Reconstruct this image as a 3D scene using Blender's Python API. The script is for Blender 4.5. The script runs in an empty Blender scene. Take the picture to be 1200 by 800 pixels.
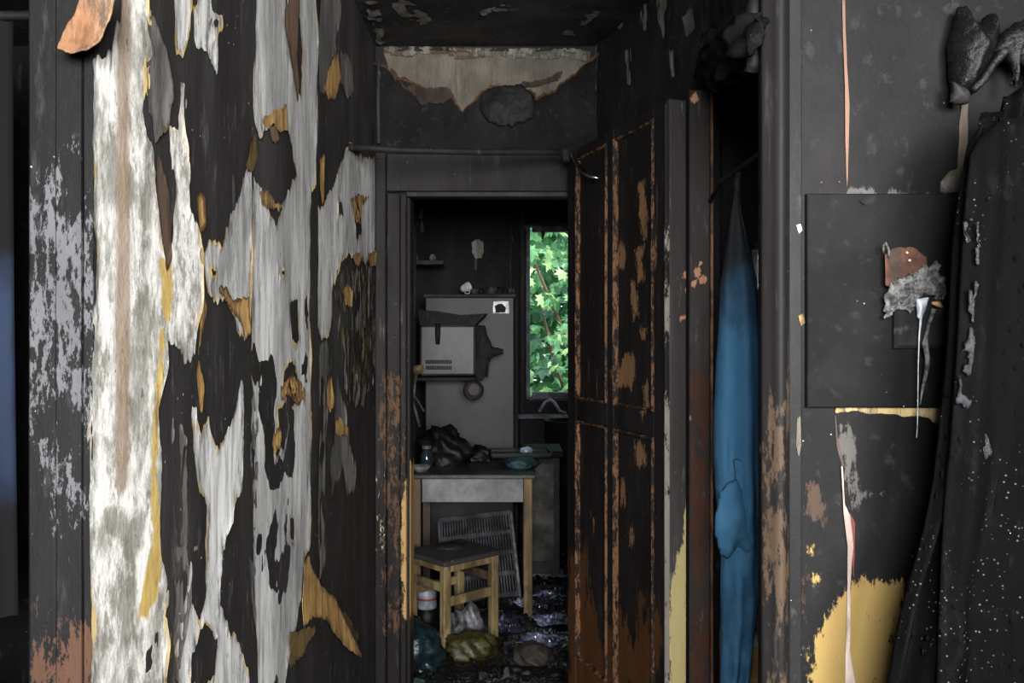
import bpy, bmesh, math, random
import numpy as np
from mathutils import Vector, Matrix, Quaternion

random.seed(7)
rng = np.random.RandomState(7)
SC = bpy.context.scene
COL = SC.collection

# ---------------------------------------------------------------- camera
CAMZ = 1.47
F = 1000.0
cam_d = bpy.data.cameras.new('camera')
cam_d.sensor_width = 36.0
cam_d.lens = 30.0
cam_d.clip_start = 0.02
cam = bpy.data.objects.new('camera', cam_d)
cam.location = (0, 0, CAMZ)
cam.rotation_euler = (math.radians(90), 0, 0)
COL.objects.link(cam)
SC.camera = cam

# ---------------------------------------------------------------- world, lights, exposure
world = bpy.data.worlds.new('sky')
SC.world = world
world.use_nodes = True
wn = world.node_tree.nodes
wbg = wn['Background']
wbg.inputs[0].default_value = (0.80, 0.90, 1.0, 1)
wbg.inputs[1].default_value = 3.0


def area(name, loc, target, size, power, color):
    d = bpy.data.lights.new(name, 'AREA')
    d.shape = 'RECTANGLE'
    d.size, d.size_y = size
    d.energy = power
    d.color = color
    o = bpy.data.objects.new(name, d)
    o.location = loc
    v = Vector(target) - Vector(loc)
    o.rotation_euler = v.to_track_quat('-Z', 'Y').to_euler()
    COL.objects.link(o)
    return o


# area lamp added for presumed daylight from behind, placed to brighten the left wall
area('rear_fill_main', (0.75, -1.70, 1.80), (0.0, 3.0, 1.35), (1.0, 1.0), 240, (1.0, 0.985, 0.965))
area('rear_fill_flash', (-0.05, -0.80, 1.75), (0.0, 3.0, 1.35), (0.55, 0.5), 88, (0.98, 0.985, 1.0))  # flash-like fill added to reach the gap, end wall and kitchen

sun_d = bpy.data.lights.new('sun', 'SUN')
sun_d.energy = 9.0
sun_d.angle = math.radians(3)
sun_d.color = (1.0, 0.97, 0.88)
sun_o = bpy.data.objects.new('sun', sun_d)
sun_o.rotation_euler = (math.radians(22), math.radians(14), 0)
sun_o.location = (1, 9, 6)
COL.objects.link(sun_o)

SC.view_settings.view_transform = 'Standard'
SC.view_settings.look = 'None'
SC.view_settings.exposure = 0.0
SC.view_settings.gamma = 1.0
SC.view_settings.use_curve_mapping = False


# ================================================================= helpers
def tag(o, label=None, cat=None, group=None, kind=None):
    if label: o['label'] = label
    if cat: o['category'] = cat
    if group: o['group'] = group
    if kind: o['kind'] = kind
    return o


def wloc(o):
    v = Vector((0, 0, 0))
    while o is not None:
        v += Vector(o.location)
        o = o.parent
    return v


def root(name, loc, label=None, cat=None, group=None, kind=None):
    o = bpy.data.objects.new(name, None)
    o.empty_display_size = 0.05
    o.location = loc
    COL.objects.link(o)
    return tag(o, label, cat, group, kind)


def link_mesh(name, me, mat, parent=None, smooth=False):
    """me holds world coordinates; they become local to the parent."""
    if parent is not None:
        w = wloc(parent)
        me.transform(Matrix.Translation(-w))
    o = bpy.data.objects.new(name, me)
    if parent is not None:
        o.parent = parent
    COL.objects.link(o)
    if mat is not None:
        me.materials.append(mat)
    if smooth:
        me.polygons.foreach_set('use_smooth', [True] * len(me.polygons))
    return o


def obj(name, bm, mat, parent=None, smooth=False):
    bmesh.ops.recalc_face_normals(bm, faces=bm.faces[:])
    me = bpy.data.meshes.new(name)
    bm.to_mesh(me)
    bm.free()
    return link_mesh(name, me, mat, parent, smooth)


def own_origin(o):
    """move a parentless mesh's origin to its own centre bottom"""
    me = o.data
    n = len(me.vertices)
    co = np.empty(n * 3)
    me.vertices.foreach_get('co', co)
    co = co.reshape(-1, 3)
    c = Vector(((co[:, 0].min() + co[:, 0].max()) / 2, (co[:, 1].min() + co[:, 1].max()) / 2, co[:, 2].min()))
    me.transform(Matrix.Translation(-c))
    o.location = c
    return o


def box(bm, c, s, rz=0.0, bev=0.0, M=None):
    m = Matrix.Translation(Vector(c)) @ (M if M is not None else Matrix.Rotation(rz, 4, 'Z')) @ Matrix.Diagonal((s[0], s[1], s[2], 1))
    r = bmesh.ops.create_cube(bm, size=1.0, matrix=m)
    if bev > 0:
        ed = list({e for v in r['verts'] for e in v.link_edges})
        bmesh.ops.bevel(bm, geom=ed, offset=bev, segments=1, affect='EDGES', clamp_overlap=True)


def tube(bm, pts, rad, n=8, cap=True):
    pts = [Vector(p) for p in pts]
    if not hasattr(rad, '__len__'):
        rad = [rad] * len(pts)
    rings = []
    up = Vector((0.3, 0.2, 1)).normalized()
    for i, p in enumerate(pts):
        a = pts[max(i - 1, 0)]
        b = pts[min(i + 1, len(pts) - 1)]
        d = (b - a).normalized()
        x = d.cross(up)
        if x.length < 1e-3:
            x = d.cross(Vector((1, 0, 0)))
        x.normalize()
        y = d.cross(x).normalized()
        rings.append([bm.verts.new(p + (x * math.cos(t) + y * math.sin(t)) * rad[i]) for t in [2 * math.pi * k / n for k in range(n)]])
    for a, b in zip(rings, rings[1:]):
        for k in range(n):
            bm.faces.new((a[k], a[(k + 1) % n], b[(k + 1) % n], b[k]))
    if cap:
        bm.faces.new(rings[0])
        bm.faces.new(rings[-1][::-1])


def lathe(bm, c, prof, n=16, M=None):
    c = Vector(c)
    M = M or Matrix.Identity(3)
    rings = []
    for r, z in prof:
        rings.append([bm.verts.new(c + M @ Vector((max(r, 1e-4) * math.cos(2 * math.pi * k / n), max(r, 1e-4) * math.sin(2 * math.pi * k / n), z))) for k in range(n)])
    for a, b in zip(rings, rings[1:]):
        for k in range(n):
            bm.faces.new((a[k], a[(k + 1) % n], b[(k + 1) % n], b[k]))
    bm.faces.new(rings[0][::-1])
    bm.faces.new(rings[-1])


# ---- numpy value noise
def _h(ix, iy, seed):
    n = (ix.astype(np.int64) * 374761393 + iy.astype(np.int64) * 668265263 + seed * 974634777) & 0x7fffffff
    n = ((n ^ (n >> 13)) * 1274126177) & 0x7fffffff
    n = n ^ (n >> 16)
    return (n & 0xffff) / 65535.0


def vnoise(x, y, seed=0):
    x = np.asarray(x, float); y = np.asarray(y, float)
    ix = np.floor(x); iy = np.floor(y)
    fx = x - ix; fy = y - iy
    fx = fx * fx * (3 - 2 * fx); fy = fy * fy * (3 - 2 * fy)
    ix = ix.astype(np.int64); iy = iy.astype(np.int64)
    a = _h(ix, iy, seed); b = _h(ix + 1, iy, seed); c = _h(ix, iy + 1, seed); d = _h(ix + 1, iy + 1, seed)
    return (a * (1 - fx) + b * fx) * (1 - fy) + (c * (1 - fx) + d * fx) * fy


def fbm(x, y, oct=4, seed=0):
    v = 0; a = 0.5; f = 1.0
    for o in range(oct):
        v = v + a * (vnoise(x * f, y * f, seed + o * 17) * 2 - 1)
        a *= 0.5; f *= 2.03
    return v


def sdf(S, T, poly):
    """signed distance, positive inside"""
    poly = np.asarray(poly, float)
    shp = S.shape
    s = S.ravel(); t = T.ravel()
    d = np.full(s.shape, 1e9)
    ins = np.zeros(s.shape, bool)
    n = len(poly)
    for i in range(n):
        ax, ay = poly[i]; bx, by = poly[(i + 1) % n]
        ex, ey = bx - ax, by - ay
        L = ex * ex + ey * ey + 1e-14
        k = np.clip(((s - ax) * ex + (t - ay) * ey) / L, 0, 1)
        dx = s - (ax + k * ex); dy = t - (ay + k * ey)
        d = np.minimum(d, dx * dx + dy * dy)
        if ay != by:
            c = ((ay > t) != (by > t)) & (s < (bx - ax) * (t - ay) / (by - ay) + ax)
            ins ^= c
    d = np.sqrt(d)
    return np.where(ins, d, -d).reshape(shp)


class Surf:
    """a flat surface in the room: origin, two unit axes, a normal towards the hall"""
    def __init__(self, O, U, V):
        self.O = Vector(O); self.U = Vector(U).normalized(); self.V = Vector(V).normalized()
        self.N = self.U.cross(self.V).normalized()
        C = Vector((0, 0, CAMZ))
        if self.N.dot(C - self.O) < 0:
            self.N = -self.N

    def st(self, px, py):          # read a place on the surface off the photograph
        C = Vector((0, 0, CAMZ))
        d = Vector(((px - 600) / F, 1.0, -(py - 400) / F))
        k = (self.O - C).dot(self.N) / d.dot(self.N)
        p = C + d * k - self.O
        return (p.dot(self.U), p.dot(self.V))

    def poly(self, P):
        return [self.st(*p) for p in P]

    def at(self, s, t, n=0.0):
        return self.O + self.U * s + self.V * t + self.N * n

    def arr(self, S, T, Nn):
        return (np.array(self.O)[None] + S[:, None] * np.array(self.U)[None] + T[:, None] * np.array(self.V)[None] + Nn[:, None] * np.array(self.N)[None])


def set_attr(me, name, vals):
    a = me.attributes.get(name) or me.attributes.new(name, 'FLOAT', 'POINT')
    a.data.foreach_set('value', np.asarray(vals, np.float32))


def mesh_np(name, V, faces):
    me = bpy.data.meshes.new(name)
    me.from_pydata([tuple(v) for v in V], [], faces)
    me.update()
    return me


def paint(me, surf, layers, wloc_=None):
    """patches of bare wood, old paint and the like: distance fields of their outlines"""
    n = len(me.vertices)
    co = np.empty(n * 3); me.vertices.foreach_get('co', co); co = co.reshape(-1, 3)
    if wloc_ is not None:
        co = co + np.array(wloc_)[None]
    r = co - np.array(surf.O)[None]
    S = r @ np.array(surf.U); T = r @ np.array(surf.V)
    for name, (polys, w) in layers.items():
        m = np.full(n, -1e3)
        for P in polys:
            m = np.maximum(m, sdf(S, T, surf.poly(P)))
        set_attr(me, name, np.clip(0.5 + m / (2 * w), 0, 1))


def slab(name, surf, s0, s1, t0, t1, n0, n1, mat, parent=None, cell=0.03, ch=0.004, warp=0.0, layers=None, seed=1, smooth=False):
    """a board lying on a surface: gridded, chamfered face and closed sides"""
    ns = max(1, int(round((s1 - s0 - 2 * ch) / cell))); nt = max(1, int(round((t1 - t0 - 2 * ch) / cell)))
    ss = np.concatenate([[s0], np.linspace(s0 + ch, s1 - ch, ns + 1), [s1]])
    tt = np.concatenate([[t0], np.linspace(t0 + ch, t1 - ch, nt + 1), [t1]])
    S, T = np.meshgrid(ss, tt)
    H = np.full(S.shape, n1, float)
    H[0, :] = H[-1, :] = H[:, 0] = H[:, -1] = n1 - ch
    if warp:
        H = H + warp * fbm(S * 3.1, T * 3.1, 4, seed)
    a, b = S.shape
    V = surf.arr(S.ravel(), T.ravel(), H.ravel())
    idx = np.arange(a * b).reshape(a, b)
    faces = np.stack([idx[:-1, :-1], idx[:-1, 1:], idx[1:, 1:], idx[1:, :-1]], -1).reshape(-1, 4).tolist()
    ring = list(idx[0, :]) + list(idx[1:, -1]) + list(idx[-1, -2::-1]) + list(idx[-2:0, 0])
    ring = [int(i) for i in ring]
    k0 = a * b
    Vb = surf.arr(S.ravel()[ring], T.ravel()[ring], np.full(len(ring), n0, float))
    V = np.concatenate([V, Vb])
    m = len(ring)
    for i in range(m):
        j = (i + 1) % m
        faces.append([ring[i], k0 + i, k0 + j, ring[j]])
    faces.append([k0 + i for i in range(m)])
    me = mesh_np(name, V, faces)
    bm = bmesh.new(); bm.from_mesh(me); bmesh.ops.recalc_face_normals(bm, faces=bm.faces[:]); bm.to_mesh(me); bm.free()
    if layers:
        paint(me, surf, layers)
    return link_mesh(name, me, mat, parent, smooth)


def scrap(name, surf, polys, mat, parent=None, holes=(), cell=0.005, warp=0.008, freq=(40, 12), lift=0.0015, curl=0.004, curl_len=0.012,
          wrinkle=0.001, inflate=0.0, seed=1, px=True, peel=None, nholes=None, thick=0.0, layers=None, wf=1.0):
    """a torn scrap of paper / paint / plastic: outline on the surface, ragged by noise, cut by marching squares"""
    PP = [surf.poly(P) if px else P for P in polys]
    HH = [surf.poly(P) if px else P for P in holes]
    allp = np.array([p for P in PP for p in P])
    lo = allp.min(0) - 2 * warp - cell; hi = allp.max(0) + 2 * warp + cell
    ss = np.arange(lo[0], hi[0] + cell, cell); tt = np.arange(lo[1], hi[1] + cell, cell)
    S, T = np.meshgrid(ss, tt)
    D = np.full(S.shape, -1e9)
    for P in PP:
        D = np.maximum(D, sdf(S, T, P))
    for P in HH:
        D = np.minimum(D, -sdf(S, T, P))
    D = D + warp * 1.5 * fbm(S * freq[0], T * freq[1], 4, seed) + warp * 0.8 * fbm(S * freq[0] * 4.3, T * freq[1] * 3.1, 3, seed + 31)
    if nholes:
        th, fx, fy = nholes
        D = np.minimum(D, (th - fbm(S * fx, T * fy, 4, seed + 91)) * 0.03)
    a, b = D.shape
    ins = D > 0
    V = []; dv = []; key = {}

    def gv(i, j):
        k = (i, j)
        if k not in key:
            key[k] = len(V); V.append((S[i, j], T[i, j])); dv.append(D[i, j])
        return key[k]

    def ev(i, j, k, l):
        kk = (i, j, k, l) if (i, j) < (k, l) else (k, l, i, j)
        if kk not in key:
            i, j, k, l = kk
            f = D[i, j] / (D[i, j] - D[k, l])
            key[kk] = len(V)
            V.append((S[i, j] + f * (S[k, l] - S[i, j]), T[i, j] + f * (T[k, l] - T[i, j]))); dv.append(0.0)
        return key[kk]

    faces = []
    cnt = ins[:-1, :-1].astype(int) + ins[:-1, 1:] + ins[1:, 1:] + ins[1:, :-1]
    for i, j in zip(*np.nonzero(cnt)):
        cs = ((i, j), (i, j + 1), (i + 1, j + 1), (i + 1, j))
        if cnt[i, j] == 4:
            faces.append([gv(*c) for c in cs])
        else:
            f = []
            for q in range(4):
                c = cs[q]; e = cs[(q + 1) % 4]
                if ins[c]:
                    f.append(gv(*c))
                if ins[c] != ins[e]:
                    f.append(ev(c[0], c[1], e[0], e[1]))
            if len(f) >= 3:
                faces.append(f)
    if not faces:
        return None
    V = np.array(V); dv = np.array(dv)
    s = V[:, 0]; t = V[:, 1]
    H = lift + wrinkle * fbm(s * 14 * wf, t * 9 * wf, 4, seed + 5)
    H = H + curl * np.exp(-np.maximum(dv, 0) / curl_len) * np.clip(fbm(s * 9, t * 9, 2, seed + 9) * 2 + 0.5, 0, 1.5)
    if inflate:
        H = H + inflate * np.sqrt(np.clip(dv, 0, None) / max(dv.max(), 1e-6)) * (1 + 0.5 * fbm(s * 25, t * 25, 3, seed + 3))
    if peel:
        # peel = (s0, t0, ds, dt, amount): lifts off the wall with distance along a direction
        (qs, qt), (es, et), amt, pw = peel
        qs, qt = surf.st(qs, qt); es, et = surf.st(es, et)
        L = (es - qs) ** 2 + (et - qt) ** 2
        k = np.clip(((s - qs) * (es - qs) + (t - qt) * (et - qt)) / L, 0, 1.3)
        H = H + amt * k ** pw
    me = mesh_np(name, surf.arr(s, t, H), faces)
    # outward orientation
    if len(me.polygons) and Vector(me.polygons[0].normal).dot(surf.N) < 0:
        me.flip_normals()
    set_attr(me, 'edge', np.clip(dv * 18, 0, 1))
    if layers:
        paint(me, surf, layers)
    o = link_mesh(name, me, mat, parent, True)
    if thick:
        md = o.modifiers.new('thickness', 'SOLIDIFY'); md.thickness = thick; md.offset = -1
    return o


# ---- node helper
class NT:
    def __init__(self, name):
        self.m = bpy.data.materials.new(name)
        self.m.use_nodes = True
        self.t = self.m.node_tree
        self.bsdf = self.t.nodes['Principled BSDF']
        self.co = self.t.nodes.new('ShaderNodeTexCoord').outputs['Object']

    def inp(self, sock, v):
        if v is None: return
        if hasattr(v, 'is_output'):
            self.t.links.new(v, sock)
        else:
            if sock.type == 'RGBA' and len(v) == 3: v = (*v, 1)
            sock.default_value = v

    def node(self, typ, ins=None, out=0, **props):
        n = self.t.nodes.new(typ)
        for k, v in props.items(): setattr(n, k, v)
        for k, v in (ins or {}).items(): self.inp(n.inputs[k], v)
        return n.outputs[out]

    def map(self, scale=(1, 1, 1), loc=(0, 0, 0)):
        return self.node('ShaderNodeMapping', {'Vector': self.co, 'Scale': scale, 'Location': loc})

    def noise(self, scale=5, detail=5, rough=0.6, st=(1, 1, 1), loc=(0, 0, 0), dist=0.0):
        return self.node('ShaderNodeTexNoise', {'Vector': self.map(st, loc), 'Scale': scale, 'Detail': detail, 'Roughness': rough, 'Distortion': dist})

    def vor(self, scale=50, st=(1, 1, 1), out=0, **p):
        return self.node('ShaderNodeTexVoronoi', {'Vector': self.map(st), 'Scale': scale}, out, **p)

    def attr(self, name):
        return self.node('ShaderNodeAttribute', None, 2, attribute_name=name)

    def math(self, op, a, b=0.0, clamp=False):
        return self.node('ShaderNodeMath', {0: a, 1: b}, operation=op, use_clamp=clamp)

    def step(self, v, lo, hi):
        n = self.t.nodes.new('ShaderNodeMapRange')
        n.interpolation_type = 'SMOOTHSTEP'
        self.inp(n.inputs['Value'], v)
        n.inputs['From Min'].default_value = lo; n.inputs['From Max'].default_value = hi
        return n.outputs[0]

    def mix(self, f, a, b):
        n = self.t.nodes.new('ShaderNodeMix'); n.data_type = 'RGBA'
        self.inp(n.inputs[0], f); self.inp(n.inputs[6], a); self.inp(n.inputs[7], b)
        return n.outputs[2]

    def mixf(self, f, a, b):
        n = self.t.nodes.new('ShaderNodeMix'); n.data_type = 'FLOAT'
        self.inp(n.inputs[0], f); self.inp(n.inputs[2], a); self.inp(n.inputs[3], b)
        return n.outputs[0]

    def ramp(self, f, stops):
        n = self.t.nodes.new('ShaderNodeValToRGB')
        self.inp(n.inputs[0], f)
        cr = n.color_ramp
        while len(cr.elements) < len(stops): cr.elements.new(0.5)
        for e, (p, c) in zip(cr.elements, stops):
            e.position = p; e.color = (*c, 1)
        return n.outputs[0]

    def bump(self, h, strength=0.5, dist=0.01):
        return self.node('ShaderNodeBump', {'Height': h, 'Strength': strength, 'Distance': dist})

    def done(self, color=None, rough=None, normal=None, spec=None, metal=None):
        self.inp(self.bsdf.inputs['Base Color'], color)
        self.inp(self.bsdf.inputs['Roughness'], rough)
        self.inp(self.bsdf.inputs['Normal'], normal)
        self.inp(self.bsdf.inputs['Specular IOR Level'], spec)
        self.inp(self.bsdf.inputs['Metallic'], metal)
        return self.m


def C(r, g, b):       # sRGB 0..255 -> linear
    f = lambda c: (c / 255 / 12.92) if c <= 10 else ((c / 255 + 0.055) / 1.055) ** 2.4
    return (f(r), f(g), f(b))


def mul(c, k): return tuple(x * k for x in c)


def char_nodes(n, k=1.0, warm=0.0, st=(1, 1, 0.35), fleck=1.0, streak=0.0):
    """soot: near-black with grey smears, pale flecks of ash"""
    k = k * 0.72
    a = n.noise(4, 7, 0.62, st)
    b = n.noise(38, 5, 0.65, st, (3, 1, 7))
    base = n.ramp(a, [(0.36, mul((.017 + .004 * warm, .0165, .0170 - .002 * warm), k)), (0.50, mul((.027 + .006 * warm, .0265, .0272 - .003 * warm), k)), (0.68, mul((.056, .051, .052), k))])
    base = n.mix(n.step(b, 0.57, 0.70), base, mul((.075, .073, .072), k))
    if streak:
        sk = n.math('MULTIPLY', n.step(n.noise(34, 6, 0.7, (1, 1, 0.07), (4, 4, 4)), 0.60, 0.70), n.step(n.noise(5, 5, 0.65, (1, 1, .6), (9, 1, 6)), 0.46, 0.66))
        base = n.mix(n.math('MULTIPLY', sk, streak), base, n.mix(n.noise(15, 3, .5), (.16, .11, .07), (.20, .18, .16)))
    vd = n.vor(46)
    g = n.noise(9, 3, 0.5, (1, 1, 1), (5, 5, 5))
    fl = n.math('MULTIPLY', n.step(vd, 0.075 * fleck, 0.045 * fleck), n.step(g, 0.54, 0.60))
    base = n.mix(fl, base, (.34, .33, .32))
    h = n.math('ADD', n.math('MULTIPLY', n.noise(22, 8, 0.7, st), 1.0), n.math('MULTIPLY', n.noise(110, 4, 0.7), 0.35))
    return base, a, b, h


def m_char(name, k=1.0, warm=0.0, rough=(0.5, 0.8), bump=0.35, st=(1, 1, 0.35), spec=0.2, fleck=1.0):
    n = NT(name)
    base, a, b, h = char_nodes(n, k, warm, st, fleck)
    return n.done(base, n.mixf(n.noise(7, 4, 0.6, st, (2, 2, 2)), rough[1], rough[0]), n.bump(h, bump, 0.006), spec)


def m_layers(name, layers, k=1.0, warm=0.0, st=(1, 1, 0.35), bump=0.35, ragged=1.0, rough=(0.5, 0.8), streak=0.0):
    """soot over paint and wood. layers: (attribute, colour a, colour b, noise scale)"""
    n = NT(name)
    base, a, b, h = char_nodes(n, k, warm, st, 1.0, streak)
    for i, (att, c1, c2, sc) in enumerate(layers):
        v = n.attr(att)
        nz = n.math('ADD', n.math('MULTIPLY', n.noise(sc, 8, 0.72, (1, 1, 0.3), (i * 3.1, 1.7, 0.4)), 0.6), n.math('MULTIPLY', n.noise(sc * 4.5, 6, 0.75, (1, 1, 0.35), (2.2, i, 5.1)), 0.4))
        m = n.math('ADD', v, n.math('MULTIPLY', n.math('SUBTRACT', nz, 0.5), 2.6 * ragged))
        m = n.step(m, 0.52, 0.64)
        zero = n.step(v, 0.02, 0.12)
        m = n.math('MULTIPLY', m, zero)
        col = n.mix(n.noise(14, 6, 0.65, (1, 1, 0.3), (7, i, 1)), c1, c2)
        sp = n.step(n.noise(60, 4, 0.7, (1, 1, 0.5), (i, 9, 2)), 0.62, 0.72)
        col = n.mix(n.math('MULTIPLY', sp, 0.7), col, (.03, .027, .025))
        base = n.mix(m, base, col)
        h = n.math('ADD', h, n.math('MULTIPLY', m, -0.5))
    return n.done(base, n.mixf(n.noise(7, 4, 0.6, st, (2, 2, 2)), rough[1], rough[0]), n.bump(h, bump, 0.006), 0.18)


def m_paper(name, c1, c2, stain, edge_c, edge_w=0.35, smear=0.5, st=(1, 1, 0.25), soot=(.035, .033, .031)):
    """torn wallpaper / plaster skin; the torn border shows the backing colour"""
    n = NT(name)
    base = n.mix(n.step(n.noise(5, 7, 0.62, st), 0.38, 0.62), c1, c2)
    base = n.mix(n.math('MULTIPLY', n.step(n.noise(11, 6, 0.7, st, (4, 3, 1)), 0.52, 0.74), smear), base, stain)
    base = n.mix(n.math('MULTIPLY', n.math('MULTIPLY', n.step(n.noise(13, 8, 0.8, (1, 1, 0.3), (7, 1, 2)), 0.50, 0.60), n.step(n.noise(2.6, 4, 0.6, (1, 1, 0.8), (1, 1, 7)), 0.44, 0.58)), 0.42), base, soot)
    base = n.mix(n.math('MULTIPLY', n.step(n.noise(46, 6, 0.75, (1, 1, 0.10), (1, 3, 9)), 0.48, 0.62), 0.5), base, stain)
    e = n.attr('edge')
    cr = n.math('ADD', n.math('SUBTRACT', 0.62, e), n.math('MULTIPLY', n.math('SUBTRACT', n.noise(24, 8, 0.82, (1, 1, 0.2), (6, 2, 8)), 0.5), 4.4))
    base = n.mix(n.math('MULTIPLY', n.step(cr, 0.35, 0.95), 0.8), base, soot)
    em = n.math('ADD', n.math('SUBTRACT', edge_w * 0.55, e), n.math('MULTIPLY', n.math('SUBTRACT', n.noise(40, 5, 0.7), 0.5), 0.55))
    em = n.math('MULTIPLY', n.step(em, 0.0, 0.12), n.step(n.noise(8, 3, 0.6, (1, 1, 0.6), (8, 8, 2)), 0.44, 0.56))
    base = n.mix(em, base, n.mix(n.noise(25, 3, 0.6), edge_c, mul(edge_c, 0.55)))
    sp = n.step(n.noise(70, 5, 0.7, (1, 1, 0.5), (1, 9, 2)), 0.62, 0.70)
    sp = n.math('MULTIPLY', sp, n.step(n.noise(6, 3, 0.6, (1, 1, 0.5), (2, 7, 5)), 0.45, 0.62))
    base = n.mix(sp, base, soot)
    h = n.math('ADD', n.noise(30, 7, 0.7, (1, 1, 0.5)), n.math('MULTIPLY', n.noise(140, 4, 0.7), 0.3))
    return n.done(base, 0.85, n.bump(h, 0.35, 0.004), 0.2)


def m_plain(name, c, c2=None, rough=0.6, sc=12, bump=0.2, soot=0.3, st=(1, 1, 1), spec=0.4, metal=0.0, dist=0.004):
    n = NT(name)
    base = n.mix(n.step(n.noise(sc, 6, 0.65, st), 0.36, 0.64), c, c2 or mul(c, 0.6))
    base = n.mix(n.math('MULTIPLY', n.step(n.noise(sc * 0.6, 6, 0.7, (1, 1, 0.6), (3, 5, 8)), 0.48, 0.63), soot), base, (.02, .019, .018))
    return n.done(base, rough, n.bump(n.noise(sc * 4, 6, 0.7, st), bump, dist), spec, metal)


# ================================================================= materials
M_char = m_char('sooted_plaster', 0.72)
M_char_dark = m_char('dense_soot', 0.62, rough=(0.5, 0.8))
M_char_wood = m_char('charred_wood', 0.42, 0.6, st=(1, 1, 0.15))
M_ceiling = m_char('sooted_ceiling', 0.75, st=(1, 1, 1), bump=0.5)
M_floor = m_char('burnt_wet_floor', 0.6, rough=(0.12, 0.6), st=(1, 1, 1), bump=0.9, spec=0.5)
M_kitchen = m_char('kitchen_soot', 0.5, rough=(0.45, 0.8))
M_grey_paper = m_paper('grey_wallpaper', C(164, 164, 163), C(222, 222, 220), C(108, 106, 105), C(200, 170, 112), 0.30, 0.8)
M_white_plaster = m_paper('white_plaster', C(205, 202, 194), C(240, 238, 232), C(150, 146, 138), C(206, 182, 124), 0.42, 0.55)
M_pl2 = m_paper('grey_plaster_crust', C(92, 89, 84), C(128, 125, 119), C(52, 48, 44), C(80, 66, 48), 0.3, 0.6)
M_dim_paper = m_paper('sooty_wallpaper', C(84, 82, 80), C(126, 124, 121), C(52, 50, 48), C(92, 82, 66), 0.25, 0.7)
M_tan = m_paper('tan_backing_paper', C(190, 154, 96), C(150, 114, 62), C(72, 52, 32), C(104, 72, 42), 0.3, 0.85)
M_brown = m_paper('scorched_brown_paper', C(120, 96, 80), C(86, 68, 56), C(60, 44, 34), C(70, 50, 36), 0.3, 0.6)
M_brown2 = m_paper('scorched_dark_paper', C(62, 46, 34), C(42, 34, 28), C(30, 25, 22), C(70, 48, 30), 0.3, 0.6)
M_olive = m_paper('olive_backing_paper', C(120, 100, 62), C(84, 70, 42), C(44, 36, 24), C(60, 48, 30), 0.3, 0.6)
M_cream = m_paper('bare_cream_plaster', C(84, 80, 72), C(102, 98, 89), C(72, 62, 48), C(70, 54, 38), 0.2, 0.55, st=(1, 1, 1))
M_wood_raw = m_plain('raw_split_wood', C(128, 98, 80), C(80, 56, 42), 0.7, 20, 0.3, 0.2, (1, 1, 0.1))
M_pot = m_plain('pale_pot', C(150, 148, 142), C(96, 94, 90), .5, 14, .1, .5)
M_dimsolid = m_plain('sooty_metal', C(92, 90, 88), C(52, 50, 48), .5, 14, .1, .5)
M_cloth_olive = m_plain('scorched_olive_cloth', C(120, 104, 70), C(70, 60, 42), .8, 20, .4, .6)
M_white_chip = m_plain('white_chip', C(235, 235, 232), C(190, 188, 184), 0.6, 30, 0.1, 0.1)


def soot_sheet(name, k=1.0):
    n = NT(name)
    base, a, b, h = char_nodes(n, k, 0.0, (1, 1, 0.6))
    e = n.attr('edge')
    em = n.math('SUBTRACT', n.math('ADD', n.step(e, 0.25, 0.01), n.math('MULTIPLY', n.noise(12, 5, 0.6, (1, 1, 1), (8, 8, 2)), 1.2)), 1.0)
    base = n.mix(n.step(em, 0.0, 0.35), base, C(78, 54, 34))
    return n.done(base, 0.75, n.bump(h, 0.5, 0.006), 0.12)


M_soot_sheet = soot_sheet('sooted_paper_sheet', 0.36)

# ================================================================= the setting
HC = 2.65
LX = -0.546
EY = 3.41
wallL = Surf((LX, 0, 0), (0, 1, 0), (0, 0, 1))          # s = depth, t = height
wallE = Surf((0, EY, 0), (1, 0, 0), (0, 0, 1))          # s = x, t = height
RY = 1.40
wallR = Surf((0, RY, 0), (1, 0, 0), (0, 0, 1))
floorS = Surf((0, 0, 0), (1, 0, 0), (0, 1, 0))


def struct(o):
    o['kind'] = 'structure'
    return o


def wall_box(name, x0, x1, y0, y1, z0, z1, mat):
    bm = bmesh.new()
    box(bm, ((x0 + x1) / 2, (y0 + y1) / 2, (z0 + z1) / 2), (x1 - x0, y1 - y0, z1 - z0))
    return struct(obj(name, bm, mat))


wall_box('floor', -3.1, 2.3, -2.0, 6.7, -0.12, 0.0, M_floor)
wall_box('ceiling', -3.1, 2.3, -2.0, 6.7, HC, HC + 0.12, M_ceiling)
wall_box('wall_back', -3.1, 2.3, -2.1, -2.0, 0, HC, M_char)
wall_box('wall_far_left', -3.1, -3.0, -2.0, 3.41, 0, HC, M_char_dark)
wall_box('wall_far_right', 2.2, 2.3, -2.0, 6.7, 0, HC, M_char_dark)
wall_box('wall_side_room', -3.0, -0.67, 3.41, 3.53, 0, HC, M_char_dark)

# ---- left wall with its peeling paper
M_left = m_char('sooted_left_wall', 1.3, 0.3, st=(1, 1, .25), fleck=1.5, bump=.5)
wl = struct(slab('wall_left', wallL, 1.115, EY + 0.1, 0, HC, -0.068, 0.0, M_left, cell=0.02, ch=0.001, warp=0.004))


def L(polys, mat=M_grey_paper, name='wallpaper_scrap', **k):
    if polys and not hasattr(polys[0][0], '__len__'):
        polys = [polys]
    L.seed += 7
    k.setdefault('seed', L.seed)
    return scrap(name, wallL, polys, mat, wl, **k)


L.seed = 11
big = dict(cell=0.0042, warp=0.011, freq=(34, 9))
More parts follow.
